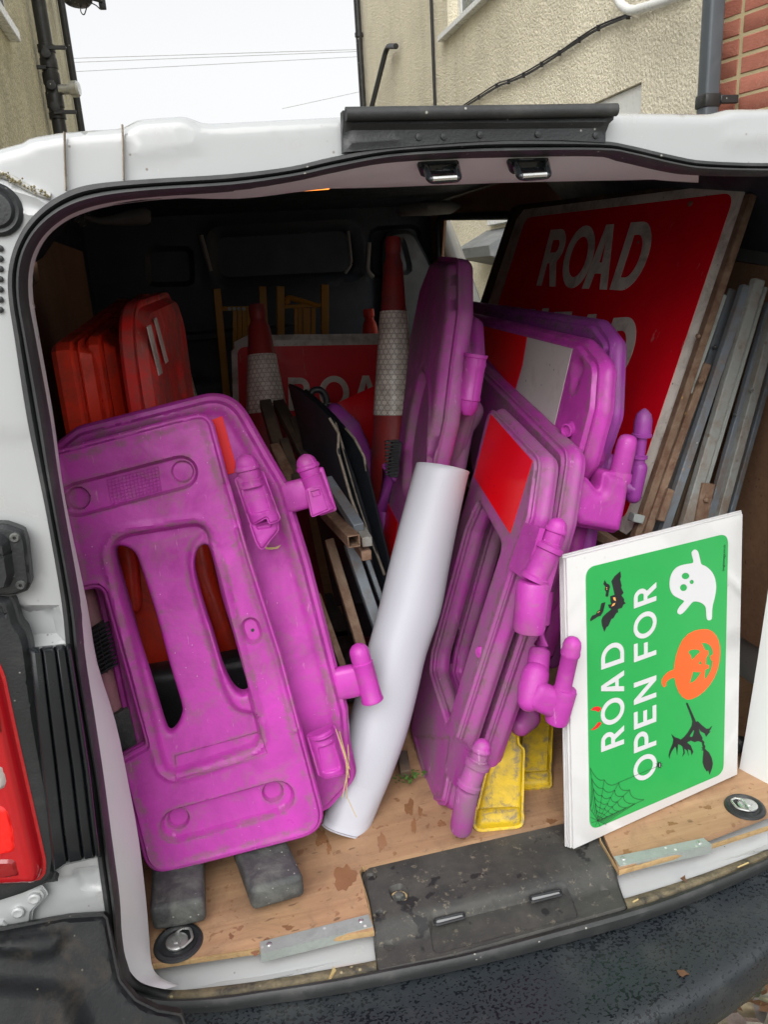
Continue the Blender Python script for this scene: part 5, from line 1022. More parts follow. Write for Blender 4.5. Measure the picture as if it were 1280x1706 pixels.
# ------------------------------------------------------------ glyphs for printed lettering
def glyph(ch, a, t, n=28):       # outline and holes in a box a wide, 1 high, stroke t
    el = lambda cx, cy, rx, ry, a0=0, a1=360, k=n: [(cx + rx * math.cos(R(x)), cy + ry * math.sin(R(x))) for x in np.linspace(a0, a1, k, endpoint=(a1 - a0) != 360)]
    if ch == 'O': return [(el(a / 2, .5, a / 2, .515), [el(a / 2, .5, a / 2 - t, .515 - t)])]
    if ch == 'D':
        s = a * .42; return [([(0, 0), (s, 0)] + el(s, .5, a - s, .5, -90, 90)[1:-1] + [(s, 1), (0, 1)], [[(t, t), (s, t)] + el(s, .5, a - s - t, .5 - t, -90, 90)[1:-1] + [(s, 1 - t), (t, 1 - t)]])]
    if ch in 'RP':
        s = a * .52; rb = .30 if ch == 'R' else .32; cy = 1 - rb; bot = cy - rb; rx = (a * (.93 if ch == 'R' else 1)) - s
        hole = [(t, bot + t), (s, bot + t)] + el(s, cy, rx - t, rb - t, -90, 90, 14)[1:-1] + [(s, 1 - t), (t, 1 - t)]
        if ch == 'P': return [([(0, 0), (t, 0), (t, bot), (s, bot)] + el(s, cy, rx, rb, -90, 90, 16)[1:-1] + [(s, 1), (0, 1)], [hole])]
        return [([(0, 0), (t, 0), (t, bot), (s - t * .45, bot), (a - t * 1.15, 0), (a, 0), (s + t * .75, bot + .015)] + el(s, cy, rx, rb, -68, 90, 16)[1:-1] + [(s, 1), (0, 1)], [hole])]
    if ch == 'A':
        h = .24; k = lambda y: (a / 2 - t * .52) * y; return [([(0, 0), (t * 1.08, 0), (t * 1.08 + k(h) * .98, h), (a - t * 1.08 - k(h) * .98, h), (a - t * 1.08, 0), (a, 0), (a / 2 + t * .55, 1), (a / 2 - t * .55, 1)], [[(t * 1.12 + k(h + t * .9), h + t * .9), (a - t * 1.12 - k(h + t * .9), h + t * .9), (a / 2, .80)]])]
    if ch == 'E': return [([(0, 0), (a, 0), (a, t), (t, t), (t, .5 - t / 2), (a * .9, .5 - t / 2), (a * .9, .5 + t / 2), (t, .5 + t / 2), (t, 1 - t), (a, 1 - t), (a, 1), (0, 1)], [])]
    if ch == 'F': return [([(0, 0), (t, 0), (t, .47 - t / 2), (a * .88, .47 - t / 2), (a * .88, .47 + t / 2), (t, .47 + t / 2), (t, 1 - t), (a, 1 - t), (a, 1), (0, 1)], [])]
    if ch == 'N': return [([(0, 0), (t, 0), (t, .70), (a - t * 1.05, 0), (a, 0), (a, 1), (a - t, 1), (a - t, .30), (t * 1.05, 1), (0, 1)], [])]
    if ch == 'H': return [([(0, 0), (t, 0), (t, .5 - t / 2), (a - t, .5 - t / 2), (a - t, 0), (a, 0), (a, 1), (a - t, 1), (a - t, .5 + t / 2), (t, .5 + t / 2), (t, 1), (0, 1)], [])]
def letter(ch, pl, bl, br, tl, stroke, mat, parent, h=.0016, t=.0005):
    o, x, y = A(*pl.uv(*bl)), A(*pl.uv(*br)), A(*pl.uv(*tl)); ux, uy = x - o, y - o; H_ = np.linalg.norm(uy); a = np.linalg.norm(ux) / H_
    mp = lambda P: np.array([o + ux * (p[0] / a) + uy * p[1] for p in P])
    for ol, hs in glyph(ch, a, stroke): return sheet('letter', pl, mp(ol), mat, parent, h=h, t=t, holes=[mp(q) for q in hs])
def ribbon(pl, pts, w, h):
    P = np.asarray(pts, float); L = []; 
    for i in range(len(P)):
        d = P[min(i + 1, len(P) - 1)] - P[max(i - 1, 0)]; d /= max(np.linalg.norm(d), 1e-9); n_ = A(-d[1], d[0]); L.append((P[i] + n_ * w / 2, P[i] - n_ * w / 2))
    V = [pl.w([q], h)[0] for ab in L for q in ab]; return V, [(2 * i, 2 * i + 1, 2 * i + 3, 2 * i + 2) for i in range(len(P) - 1)]

# ---- halloween road sign, a stack of white sheets
HS = PL(Wz(956, 1413, .604), A(.982, .187, .018), A(-.027, .118, .993)); hs = HS.P
corners = [(945, 931), (1238, 857), (1229, 1290), (957, 1414)]
for k, (lab, d) in enumerate((('front printed white sheet reading ROAD OPEN FOR with ghost, pumpkin and witch', (0, 0)), ('white corrugated sheet directly behind the printed halloween sign', (-5.5, .5)), ('third white corrugated sheet in the stack behind the halloween sign', (-9, -3)), ('rearmost white corrugated sheet of the halloween sign stack', (-13, -5)))):
    pl = HS.off(-.0052 * k); t = thing('corrugated_sign' if k == 0 else 'corrugated_sheet', lab, 'sign', pl.at(1080, 1350), 'stack of white corrugated sheets at the tailgate')
    u = hs(corners); j = A(*HS.uv(957, 1414)); c_ = [(945 + d[0] * .8, 931 + d[1]), (1238 + d[0] * .15, 857 + d[1] * 1.2), (1229 + d[0] * .1, 1290), (957 + d[0], 1414 - 1.2 * k)]
    relief('board', pl, resample(pl.P(c_), .02), M_['sheet_white'], t, res=.02, prof=BEV(.0042, .0006), edge=.0, coarse=True)
    if k == 0: front = t
g_ = sheet('green_print', HS, fillet(hs([(976, 946), (1214, 888), (1206, 1288), (983, 1384)]), .022, 8), M_['green'], front, h=.0008, t=.0004)
tl_ = lambda y0: None
def vword(spec, xb, xt):
    for ch, y, w_, up in spec: letter(ch, HS, (xb, y), (xb, y - w_), (xt, y + up), .165, M_['white_print'], front)
vword((('R', 1238.5, 30.5, 14.2), ('O', 1199, 42.6, 13.8), ('A', 1151, 34.5, 13.4), ('D', 1102.5, 37.5, 13)), 1039.6, 1001.5)
vword((('O', 1291, 41, 14.4), ('P', 1240.5, 31, 14.3), ('E', 1201.5, 28, 14), ('N', 1160.5, 36, 13.8), ('F', 1090, 29.5, 13.3), ('O', 1055.8, 43, 13.4), ('R', 1000.2, 30.5, 13.4)), 1093.3, 1056.2)
def tr(ox, oy, pts, s=6.5625): return [(ox + x / s, oy + y / s) for x, y in pts]
def art(name, ox, oy, pts, mat, holes=(), h=.0014, sm=0):
    f = (lambda q: smooth_loop(hs(tr(ox, oy, q)), sm)) if sm else (lambda q: hs(tr(ox, oy, q)))
    return sheet(name, HS, f(pts), mat, front, h=h, t=.0003, holes=[f(q) for q in holes])
ell = lambda cx, cy, rx, ry, n=14: [(cx + rx * math.cos(a), cy + ry * math.sin(a)) for a in np.linspace(0, 2 * math.pi, n, endpoint=False)]
art('ghost', 1090, 850, [(440,430),(470,440),(485,470),(500,530),(515,588),(560,610),(620,660),(660,730),(677,820),(672,900),(655,980),(640,1040),(633,1100),(630,1180),(610,1200),(585,1198),(572,1170),(568,1100),(558,1050),(520,1015),(470,998),(425,1000),(390,1035),(350,1085),(310,1125),(280,1137),(258,1125),(255,1095),(280,1050),(325,1000),(318,985),(270,962),(220,935),(190,900),(172,850),(168,790),(180,720),(210,660),(260,615),(330,592),(405,580),(425,570),(425,540),(412,490),(412,455)], M_['white_print'], [ell(342,718,42,35), ell(320,845,38,38), ell(410,783,23,23)], sm=3)
art('pumpkin', 1090, 1020, [(540,183),(590,185),(640,210),(680,255),(705,310),(720,380),(722,450),(715,530),(695,620),(660,710),(610,790),(550,860),(480,915),(410,948),(360,953),(310,925),(270,875),(240,800),(222,715),(200,715),(160,735),(130,765),(130,800),(115,815),(95,812),(82,770),(85,730),(110,690),(150,650),(215,622),(222,560),(240,470),(270,380),(310,300),(370,235),(440,200),(490,188)], M_['orange'],
    [[(370,432),(400,410),(440,403),(480,408),(503,432),(460,470),(415,520),(400,470)], [(483,562),(510,525),(522,570)], [(425,645),(445,652),(512,652),(480,705),(440,750),(388,778),(405,720)], [(518,333),(560,333),(605,355),(632,395),(643,440),(638,460),(612,478),(615,515),(636,530),(632,590),(610,650),(580,700),(553,735),(552,690),(560,625),(600,610),(600,575),(565,570),(568,500),(595,455),(590,415),(555,410),(540,375)]])
art('witch', 1090, 1020, [(352,985),(368,990),(445,1165),(458,1195),(478,1188),(520,1230),(570,1270),(600,1270),(635,1240),(620,1275),(600,1300),(618,1300),(590,1330),(568,1360),(555,1325),(510,1300),(490,1270),(500,1320),(530,1370),(525,1390),(550,1415),(545,1440),(560,1460),(555,1490),(600,1530),(630,1590),(642,1650),(634,1700),(606,1775),(592,1725),(575,1740),(545,1690),(530,1640),(535,1560),(540,1510),(512,1505),(535,1495),(512,1470),(535,1475),(525,1450),(520,1420),(480,1405),(440,1418),(400,1400),(375,1412),(360,1420),(400,1455),(428,1520),(412,1560),(400,1510),(370,1495),(376,1565),(360,1510),(330,1490),(335,1540),(308,1575),(322,1530),(310,1470),(290,1450),(262,1440),(252,1560),(240,1480),(228,1465),(190,1520),(170,1570),(172,1600),(158,1570),(170,1510),(200,1440),(210,1390),(187,1330),(230,1365),(265,1375),(290,1390),(330,1360),(370,1310),(410,1240),(418,1190),(400,1130),(350,1000)], M_['ink'], [[(388,1352),(430,1285),(438,1300),(422,1352),(405,1362)]])
art('bat', 960, 860, [(483,600),(490,660),(480,690),(498,760),(490,775),(518,835),(495,865),(525,905),(522,930),(542,950),(515,965),(500,1000),(455,1015),(460,1050),(440,1055),(405,1115),(385,1120),(350,1200),(330,1210),(308,1262),(285,1200),(275,1140),(290,1100),(330,1060),(385,1015),(360,1000),(348,965),(385,960),(375,935),(372,872),(420,858),(405,790),(385,710),(420,655)], M_['ink'])
art('bat', 960, 860, [(312,697),(335,735),(360,745),(370,770),(358,815),(350,870),(340,882),(320,872),(328,830),(312,800),(320,770),(297,740)], M_['ink'])
art('bat', 960, 860, [(320,937),(305,1000),(295,1040),(270,1085),(240,1095),(200,1120),(155,1148),(155,1120),(175,1085),(215,1070),(235,1035),(260,1020),(275,950)], M_['ink'])
for q in ([(400,885),(425,885),(432,925),(410,915)], [(385,985),(400,955),(425,945),(415,970)], ell(331,780,6,5,6), ell(333,797,6,5,6), ell(238,1050,6,5,6), ell(250,1040,6,5,6)): art('bat_eye', 960, 860, q, M_['eye'], h=.0018)
art('horn', 960, 1120, [(160,412),(190,380),(235,370),(270,385),(272,400),(245,433),(210,415)], M_['ink_red']); art('horn', 960, 1120, [(158,630),(200,595),(240,545),(262,540),(278,555),(240,600),(200,625)], M_['ink_red'])
wc = A(237, 1620); sp_ = [A(148, 1480), A(150, 1040), A(305, 1170), A(465, 1200), A(585, 1280), A(742, 1388), A(330, 1665)]
web = MB(); TW = lambda q: hs(tr(960, 1120, q))
for i, s in enumerate(sp_): web.add(*ribbon(HS, TW([wc, (wc + s) / 2, s]), .0007, .0018))
for s in (A(155, 1580), A(165, 1640), A(205, 1675), A(260, 1682)): web.add(*ribbon(HS, TW([wc, s]), .0007, .0018))
for fi, f in enumerate((1., .80, .62, .46, .33, .21, .11)):
    for i in range(len(sp_) - 1):
        a, b_ = wc + (sp_[i] - wc) * (f if i else 1) * (1 if i else min(1, f * 1.1)), wc + (sp_[i + 1] - wc) * f
        if i == 0: a = wc + (sp_[0] - wc) * min(1, f * 1.6); 
        m_ = (a + b_) / 2; m_ = wc + (m_ - wc) * .80
        if i in (0, 5) and f > .82: continue
        web.add(*ribbon(HS, TW([(1 - t) ** 2 * a + 2 * t * (1 - t) * m_ + t * t * b_ for t in np.linspace(0, 1, 8)]), .00075, .0019))
web.add(*ribbon(HS, TW([(465, 1200), (690, 1105), (895, 1020)]), .0007, .0021))
for a in range(8): t = R(20 + a * 45); web.add(*ribbon(HS, TW([(908, 1008), (908 + 42 * math.cos(t), 1008 + 44 * math.sin(t))]), .0006, .0020))
kind(web.build('spider_web', M_['ink'], front, closed=False, smooth=False), 'stuff')
art('spider', 960, 1120, ell(908, 1008, 21, 30), M_['ink'], h=.0022); art('spider_eye', 960, 1120, ell(909, 998, 6, 6, 8), M_['white_print'], h=.0026); art('spider_eye', 960, 1120, ell(908, 1019, 6, 6, 8), M_['white_print'], h=.0026)
tc = bpy.data.curves.new('web_address', 'FONT'); tc.body = 'brightimage.co.uk'; tc.size = .0072; tc.extrude = .0001
to = bpy.data.objects.new('web_address', tc); COL.objects.link(to); to.parent = front; tc.materials.append(M_['ink'])
o0, o1 = HS.at(1206.5, 951, .0018), HS.at(1208.5, 906, .0018); xa = Vector(nz(o1 - o0)); za = Vector(HS.n); ya = za.cross(xa)
mt = Matrix((xa, ya, za)).transposed().to_4x4(); mt.translation = Vector(o0 - ORG[front.name])
bpy.context.view_layer.update(); me = bpy.data.meshes.new_from_object(to.evaluated_get(bpy.context.evaluated_depsgraph_get())); bpy.data.objects.remove(to)
to = bpy.data.objects.new('web_address', me); COL.objects.link(to); to.parent = front; to.matrix_local = mt
for a, b_ in ((961, 945), (1226, 873)): mesh('hole', *lathe(HS.at(a, b_, .0003), HS.n, [(0, 0), (.0014, 0), (.001, .0002)], 8), M_['sign_white'], front)

# ---- big ROAD AHEAD sign
BS = PL(W(1245, 303, 1.42), nz(np.cross(A(-.936, -.047, .35), A(0, 0, 1))) * -1, A(.35, 0, .93)); nS = nz([-.936, -.047, .35])
dv_ = -nz(ray(-1727, 9390)); dh_ = nz(ray(239, 435)); 
BS = PL(W(1245, 303, 1.42), dh_, dv_); bs = BS.P
big = thing('road_sign', 'large worn red sign with off-white letters ROAD AHEAD leaning at the right wall', 'sign', BS.at(1055, 893))
wo = fillet(bs([(866, 350), (1248, 302), (1056, 897), (742, 718)]), .03, 6)
relief('plate', BS, wo, M_['sign_white'], big, res=.05, prof=BEV(.003, .0006), edge=0, coarse=True)
relief('backing_board', BS.off(-.004), fillet(bs([(852, 342), (1256, 294), (1062, 900), (730, 712)]), .012, 4), M_['timber'], big, res=.05, prof=BEV(.012, .001), edge=0, coarse=True)
sheet('red_face', BS, fillet(bs([(877, 363), (1226, 321), (1040, 871), (765, 712)]), .035, 8), M_['sign_red'], big, h=.0010, t=.0006)
for ch, a, b_, c_ in (('R', (895, 476), (927, 478), (919, 383)), ('O', (930, 477), (976, 482), (955, 378)), ('A', (971, 481), (1013, 483), (997, 376)), ('D', (1017, 483), (1062, 486), (1053, 371)),
                      ('D', (985, 646), (1034, 650), (1024, 530)), ('A', (936, 637), (980, 643), (966, 524)), ('E', (898, 632), (927, 636), (925, 520)), ('H', (858, 626), (889, 630), (884, 515)), ('A', (825, 618), (856, 624), (848, 512))):
    letter(ch, BS, a, b_, c_, .19 if ch != 'O' else .185, M_['sign_white'], big, h=.0020, t=.0006)
mesh('bolt', *lathe(BS.at(1152, 340, .001), BS.n, [(.006, 0), (.006, .003), (.0, .004)], 10), M_['rust'], big)
mesh('bolt', *lathe(BS.at(1066, 404, .0025), BS.n, [(.004, 0), (.003, .002), (.0, .003)], 10), M_['rust'], big)
# ---- metal frames beside it
def bar(label, a, b_, w_, t, mat, y0=1.40, y1=1.36, ext=True, grp='folded sign-frame bars against the right wall', extra=()):
    p, q = W(*a, y0), W(*b_, y1)
    if ext: d = q - p; q2 = p + d * ((p[2] - .625) / (p[2] - q[2])); 
    else: q2 = q
    c_ = thing('frame_bar', label, 'bar', q2, grp)
    mesh('bar', *beam(p, q2, w_, t, (1, 0, .3), .0018), mat, c_)
    for e in extra: mesh('bolt', *lathe(W(*e[:2], (y0 + y1) / 2 - t / 2 - .001), (0, -1, .1), [(e[2], 0), (e[2], .003), (e[2] * .6, .006), (0, .0065)], 8), M_['rust'] if len(e) < 4 else M_['zinc'], c_)
    return c_
bar('rusty brown angle bar hugging the near edge of the big red sign', (1252, 325), (1059, 897), .017, .020, M_['rust'], extra=[(1163, 560, .005)])
k_ = bar('second rusty bar bolted below the first, next to the white offcut', (1177, 606), (1076, 890), .017, .018, M_['rust'], 1.385, 1.35, extra=[(1168, 634, .0065)])
bar('flat white-painted offcut between rusty and blue-grey bars', (1207, 490), (1150, 655), .016, .004, M_['pale_strip'], 1.395, 1.38, ext=False)
bar('dark slate-grey flat bar under the white offcut', (1222, 482), (1100, 870), .022, .006, M_['grey_steel'], 1.43, 1.40, extra=[(1191, 578, .004, 1)])
bar('blue-grey round-topped bar in the middle of the frames', (1243, 476), (1108, 880), .019, .016, M_['grey_steel'], 1.39, 1.35, extra=[(1160, 738, .003, 1)])
bar('thin dark bar shadowed between blue-grey and speckled bars', (1250, 500), (1124, 872), .010, .01, M_['timber'], 1.42, 1.38)
bar('rust-speckled galvanised bar, widest of the frames', (1264, 466), (1146, 862), .024, .018, M_['rust_grey'], 1.38, 1.345)
bar('pale greenish narrow strip beside the speckled bar', (1277, 478), (1176, 816), .010, .004, M_['pale_strip'], 1.385, 1.36)
bar('dark grey bar right of the pale strip', (1284, 505), (1184, 858), .018, .014, M_['grey_steel'], 1.41, 1.37, extra=[(1225, 690, .003, 1)])
bar('grey galvanised bar nearest the plywood wall', (1298, 500), (1204, 848), .020, .016, M_['rust_grey'], 1.39, 1.36, extra=[(1252, 650, .004, 1)])
bar('narrow pale galvanised bar squeezed beside the dark grey one', (1291, 495), (1196, 855), .010, .010, M_['rust_grey'], 1.40, 1.365)
bar('rusty flat bar tucked behind the grey galvanised one', (1306, 512), (1214, 846), .014, .008, M_['rust'], 1.43, 1.395)
bar('dark blue edge bar touching the plywood wall', (1312, 520), (1222, 842), .012, .012, M_['grey_steel'], 1.42, 1.385)
bar('short rusty bracket low on the frames with a ring bolt', (1180, 805), (1166, 872), .030, .012, M_['rust'], 1.34, 1.335, ext=False, extra=[(1177, 833, .006)])
bar('stubby rusty bracket beside the blue-grey bar', (1118, 815), (1100, 868), .016, .012, M_['rust'], 1.345, 1.335, ext=False)
bar('small galvanised sleeve on the lower end of the first rusty bar', (1063, 856), (1059, 870), .025, .024, M_['galv'], 1.352, 1.35, ext=False)
mesh_t = thing('timber_batten', 'brown timber batten beneath the lower corner of the big red sign', 'batten', W(1000, 905, 1.36)); mesh('batten', *beam(W(992, 886, 1.40), W(1050, 922, 1.34), .02, .02, (0, 0, 1)), M_['rust'], mesh_t)

# ---- red barriers on the left
def slab(label, near, far, tw, mat, sil, parts=(), grp='red plastic barriers along the left wall'):
    o_, = [W(*near[:2], near[2])]; f_ = W(*far[:2], far[2]); u = nz(A((f_ - o_)[0], (f_ - o_)[1], 0)); pl = PL(o_, u, (0, 0, 1)); n_ = pl.n if pl.n[0] > 0 else -pl.n
    t = thing('red_barrier', label, 'barrier', (o_[0], o_[1], .612), grp)
    return t, pl, n_
def redbar(label, x0, x1, ytop, y, L, zdrop, mat, bulge=.0):
    a, b_ = W(x0, ytop, y), W(x1, ytop - 3, y); w_ = (b_ - a)[0]
    u = nz(A(.075, L, 0)); ctr = (a + b_) / 2
    pl = PL(A(b_[0], y, 0), (u[0], u[1], 0), (0, 0, 1)); 
    t = thing('red_barrier', label, 'barrier', (ctr[0], y, .612), 'red plastic barriers along the left wall')
    zt = a[2]; pts = A((0, .615), (L, .615), (L, zt + zdrop), (0, zt)); o2 = fillet(pts, [.03, .03, .12, bulge], 8)
    n_ = pl.n
    relief('panel', pl, o2, mat, t, res=.02, inset=.01, prof=[(.004, .004), (.010, .012), (.012, w_ * .25), (.006, w_ * .33), (.006, w_ * .42), (.012, w_ * .5), (.012, w_ * .85), (.004, w_)], edge=.012, feats=[('pocket', fillet(A((.14, .75), (L - .14, .75), (L - .14, zt - .12), (.14, zt - .12)), .08), .012, .02), ('ridge', o2, .05, .012, .006)])
    return t, pl
rt1, rp1 = redbar('orange-red barrier hard against the left plywood wall', 80, 146, 577, 1.52, .90, .075, M_['red_plastic'], .02)
rt2, rp2 = redbar('middle orange-red barrier of the three at the left wall', 138, 186, 566, 1.56, .90, .08, M_['red_plastic'], .025)
rt3, rp3 = redbar('scuffed red barrier with pale letter strips, rightmost at the left wall', 184, 232, 512, 1.50, .60, .02, M_['red_faded'], .14)
for q in ([(238, 545), (244, 541), (264, 622), (258, 626)], [(250, 532), (254, 529), (274, 602), (270, 606)]):
    sheet('letter_strip', rp3, rp3.P(q), M_['sign_white'], rt3, h=.008, t=.002)
tag(mesh('black_crate', *box((-.20, 1.40, .613), (.40, 0, 0), (0, .07, 0), (0, 0, W(300, 1118, 1.40)[2] - .613), .02, 3), M_['black']), 'black crate edge hidden low behind the nearest barrier windows', 'crate')
rpst = thing('red_post', 'red plastic post seen through the right-hand window of the nearest barrier', 'post', W(380, 1115, 1.62))
mesh('post', *blob([W(384, 1108, 1.62), W(340, 960, 1.66), W(318, 860, 1.7)], [.026, .026, .026]), M_['red_plastic'], rpst)
rp_b = thing('red_barrier', 'red barrier end seen through the left-hand window of the nearest barrier', 'barrier', W(240, 1115, 1.5), 'red plastic barriers along the left wall')
mesh('panel', *beam(W(262, 1112, 1.55), W(205, 880, 1.6), .085, .06, (1, 0, 0), .012), M_['red_plastic'], rp_b)
mesh('moulded_rib', *blob([W(222, 1008, 1.512), W(214, 930, 1.532), W(208, 900, 1.54)], [.017, .019, .017]), M_['red_plastic'], rp_b)
# ---- cones
def cone(label, top, low, rt, rl, s0, s1, mat=M_['cone'], grp='traffic cones deep in the van', tipring=True, base=True, r2=None):
    # top/low 3D points on the axis; rt, rl radii there; s0, s1 = sleeve span as fractions of top->low
    d = nz(low - top); L = np.linalg.norm(low - top); k = (rl - rt) / L; Lb = (top[2] - .63) / -d[2]
    t = thing('traffic_cone', label, 'cone', top + d * Lb, grp); rad = lambda z: rt + k * z
    pr = [(rt * .55, .03), (rt * .6, .0), (rt * .9, -.002), (rt, .006)]
    if tipring: pr += [(rt * 1.02, .03), (rt * .93, .036), (rt * .95, .045)]
    pr += [(rad(z), z) for z in np.linspace(.06, Lb, 8)]
    mesh('cone_body', *lathe(top, d, pr, 32), mat, t)
    if s0 is not None:
        z0, z1 = s0 * L, s1 * L; seg = 48; V, F = lathe(top, d, [(rad(z0) + .0005, z0), (rad(z0) + .0022, z0 + .001), (rad((z0 + z1) / 2) + .0022, (z0 + z1) / 2), (rad(z1) + .0022, z1 - .001), (rad(z1) + .0005, z1)], seg); F = F[:-2]
        zs = [z0, z0 + .001, (z0 + z1) / 2, z1 - .001, z1]; uv = []
        for z in zs:
            for q in range(seg):
                an = 2 * math.pi * q / seg; an = an if an < math.pi else an - 2 * math.pi; uv.append((an * rad((z0 + z1) / 2), z))
        mesh('reflective_sleeve', V, F, M_['sleeve'], t, uvs=uv, closed=False)
    if base: c_ = top + d * Lb; mesh('base', *box((c_[0] - .17, c_[1] - .17, .614), (.34, 0, 0), (0, .34, 0), (0, 0, .04), .01, 2), M_['dark_rubber'], t)
    return t
cone('dark red cone with a chewed tip standing behind the nearest barrier', W(428, 509, 2.3), W(445, 688, 2.24), .024, .058, .455, 1.0)
cone('tallest cone with a honeycomb reflective sleeve beside the tall purple barrier', W(655, 397, 1.95), W(657, 691, 1.90), .0195, .052, .405, 1.0)
cone('cone half hidden behind the scuffed red barrier on the left', W(281, 531, 2.7), W(300, 668, 2.65), .022, .056, .5, 1.0)
tc_ = thing('red_bottle_cone', 'small bright red waisted cone top poking above the rear sign', 'cone', W(616, 570, 3.1), 'traffic cones deep in the van')
mesh('cone_body', *lathe(W(614, 515, 3.1), nz(A(.02, 0, -1)), [(.012, .004), (.020, .0), (.022, .004), (.022, .028), (.018, .032), (.018, .042), (.026, .055), (.030, .075), (.034, .12), (.045, .20), (.06, .4)], 24), M_['cone_bright'], tc_)
# ---- yellow folding frames at the bulkhead
yf1 = thing('folding_frame', 'yellow folding frame on the left, its near leg splayed outwards', 'frame', W(380, 665, 3.2), 'yellow folding frames at the bulkhead')
Yy = lambda x, y: W(x, y, 3.2)
for a, b_ in (((361, 481), (380, 690)), ((437, 477), (446, 660))): mesh('leg', *beam(Yy(*a), Yy(*b_), .028, .022, (1, 0, 0)), M_['yellow_frame'], yf1)
mesh('rung', *beam(Yy(366, 514), Yy(436, 514), .018, .018, (0, 0, 1)), M_['yellow_frame'], yf1)
for i in range(4): mesh('slat', *beam(Yy(391 + i * 8, 517), Yy(391 + i * 8, 600), .017, .01, (1, 0, 0)), M_['yellow_frame'], yf1)
for i in range(4): mesh('pivot', *lathe(W(382 + i * 8, 514.5, 3.185), (0, -1, 0), [(.007, 0), (.007, .004), (0, .005)], 10), M_['galv'], yf1)
yf2 = thing('folding_frame', 'yellow folding frame on the right with a hooked top rung', 'frame', W(500, 665, 3.2), 'yellow folding frames at the bulkhead')
for a, b_ in (((467, 477), (468, 660)), ((541, 474), (541, 660))): mesh('leg', *beam(Yy(*a), Yy(*b_), .030, .022, (1, 0, 0)), M_['yellow_frame'], yf2)
mesh('rung', *beam(Yy(474, 511), Yy(536, 508), .014, .014, (0, 0, 1)), M_['yellow_frame'], yf2)
mesh('hook_arm', *tube(fill3([Yy(480, 506), Yy(477, 500), Yy(481, 496), Yy(490, 498), Yy(530, 510)], .01), .011, 8), M_['yellow_frame'], yf2)
for x, w_ in ((493, .016), (500, .016), (510.5, .030), (522, .018)): mesh('slat', *beam(Yy(x, 513), Yy(x, 600), w_, .01, (1, 0, 0)), M_['yellow_frame'], yf2)
# ---- ROAD signs at the back
RS = PL(W(385, 567, 2.6), (1, 0.0, 0), (0, .08, 1)); rs = RS.P
s1_ = thing('road_sign', 'red sign with white ROA lettering visible between the cones', 'sign', RS.at(500, 760))
relief('plate', RS, fillet(rs([(385, 568), (690, 563), (700, 800), (393, 812)]), .035, 6), M_['sign_white'], s1_, res=.06, prof=BEV(.003, .0006), edge=0, coarse=True)
sheet('red_face', RS, fillet(rs([(395, 578), (682, 573), (690, 790), (402, 800)]), .03, 6), M_['sign_red'], s1_, h=.0010, t=.0006)
for ch, a, b_, c_ in (('R', (481, 684), (519, 684), (480, 629)), ('O', (532, 682), (582, 681), (531, 627)), ('A', (588, 681), (634, 680), (586, 626)), ('D', (642, 680), (682, 679), (640, 625))): letter(ch, RS, a, b_, c_, .185, M_['sign_white'], s1_, h=.0020, t=.0006)
RS2 = RS.off(-.02); s2_ = thing('road_sign', 'second red sign edge showing just above the ROA sign', 'sign', RS2.at(500, 760))
relief('plate', RS2, fillet(RS2.P([(390, 559), (690, 555), (700, 800), (397, 812)]), .012, 4), M_['sign_white'], s2_, res=.06, prof=BEV(.003, .0006), edge=0, coarse=True)
RS3 = PL(W(620, 700, 2.25), (1, .1, 0), (0, .08, 1)); s3_ = thing('road_sign', 'tilted dark red sign corner crossing in front of the ROA letters', 'sign', RS3.at(620, 780))
relief('plate', RS3, RS3.P([(552, 676), (640, 636), (680, 660), (680, 880), (617, 770), (603, 750)]), M_['sign_red'], s3_, res=.06, prof=BEV(.003, .0006), edge=0, coarse=True)
sheet('border_corner', RS3, RS3.P([(603, 750), (615, 752), (616, 761), (606, 760)]), M_['sign_white'], s3_, h=.001, t=.0006)
# ---- black sheets
for k, (lab, y0, pts, edge_) in enumerate((
    ('foremost black sheet leaning between the cones, chipped edge', 1.62, [(478, 636), (520, 668), (548, 697), (563, 722), (562, 752), (584, 830), (612, 905), (628, 1000), (560, 1010), (520, 830), (500, 720)], [(548, 697), (563, 722), (562, 752), (584, 830), (606, 890)]),
    ('second black sheet behind the foremost one', 1.67, [(484, 638), (530, 668), (558, 705), (567, 735), (590, 800), (620, 900), (640, 960), (640, 1060), (580, 1060), (520, 800)], [(558, 705), (567, 735), (580, 780), (598, 840), (620, 905), (640, 958)]),
    ('rear black sheet with a worn pale corner', 1.73, [(505, 645), (548, 684), (590, 731), (606, 762), (616, 805), (646, 930), (652, 1000), (600, 1000), (540, 800)], [(575, 714), (590, 731), (606, 762), (610, 785)]))):
    pl = PL.three(W(pts[0][0], pts[0][1], y0 + .28), W(606, 830, y0 - .05), W(560, 1000, y0)); t = thing('black_sheet', lab, 'sheet', pl.at(*pts[-3]), 'black sheets between the cones')
    relief('board', pl, fillet(pl.P(pts), .008, 3), M_['black_sheet'], t, res=.03, prof=BEV(.006, .001), edge=0, coarse=True)
    mesh('chipped_edge', *tube([pl.at(*q, -.002) for q in edge_], .0032, 6), M_['edge_pale'], t)
hd = thing('rubber_loop', 'black rubber carrying loop behind the black sheets', 'loop', W(540, 690, 1.95))
mesh('loop', *tube(fill3([W(517, 668, 1.95), W(519, 651, 1.95), W(533, 648, 1.95), W(543, 658, 1.95), W(545, 672, 1.95), W(538, 680, 1.95), W(548, 700, 1.95)], .03), .0085, 10), M_['black'], hd)
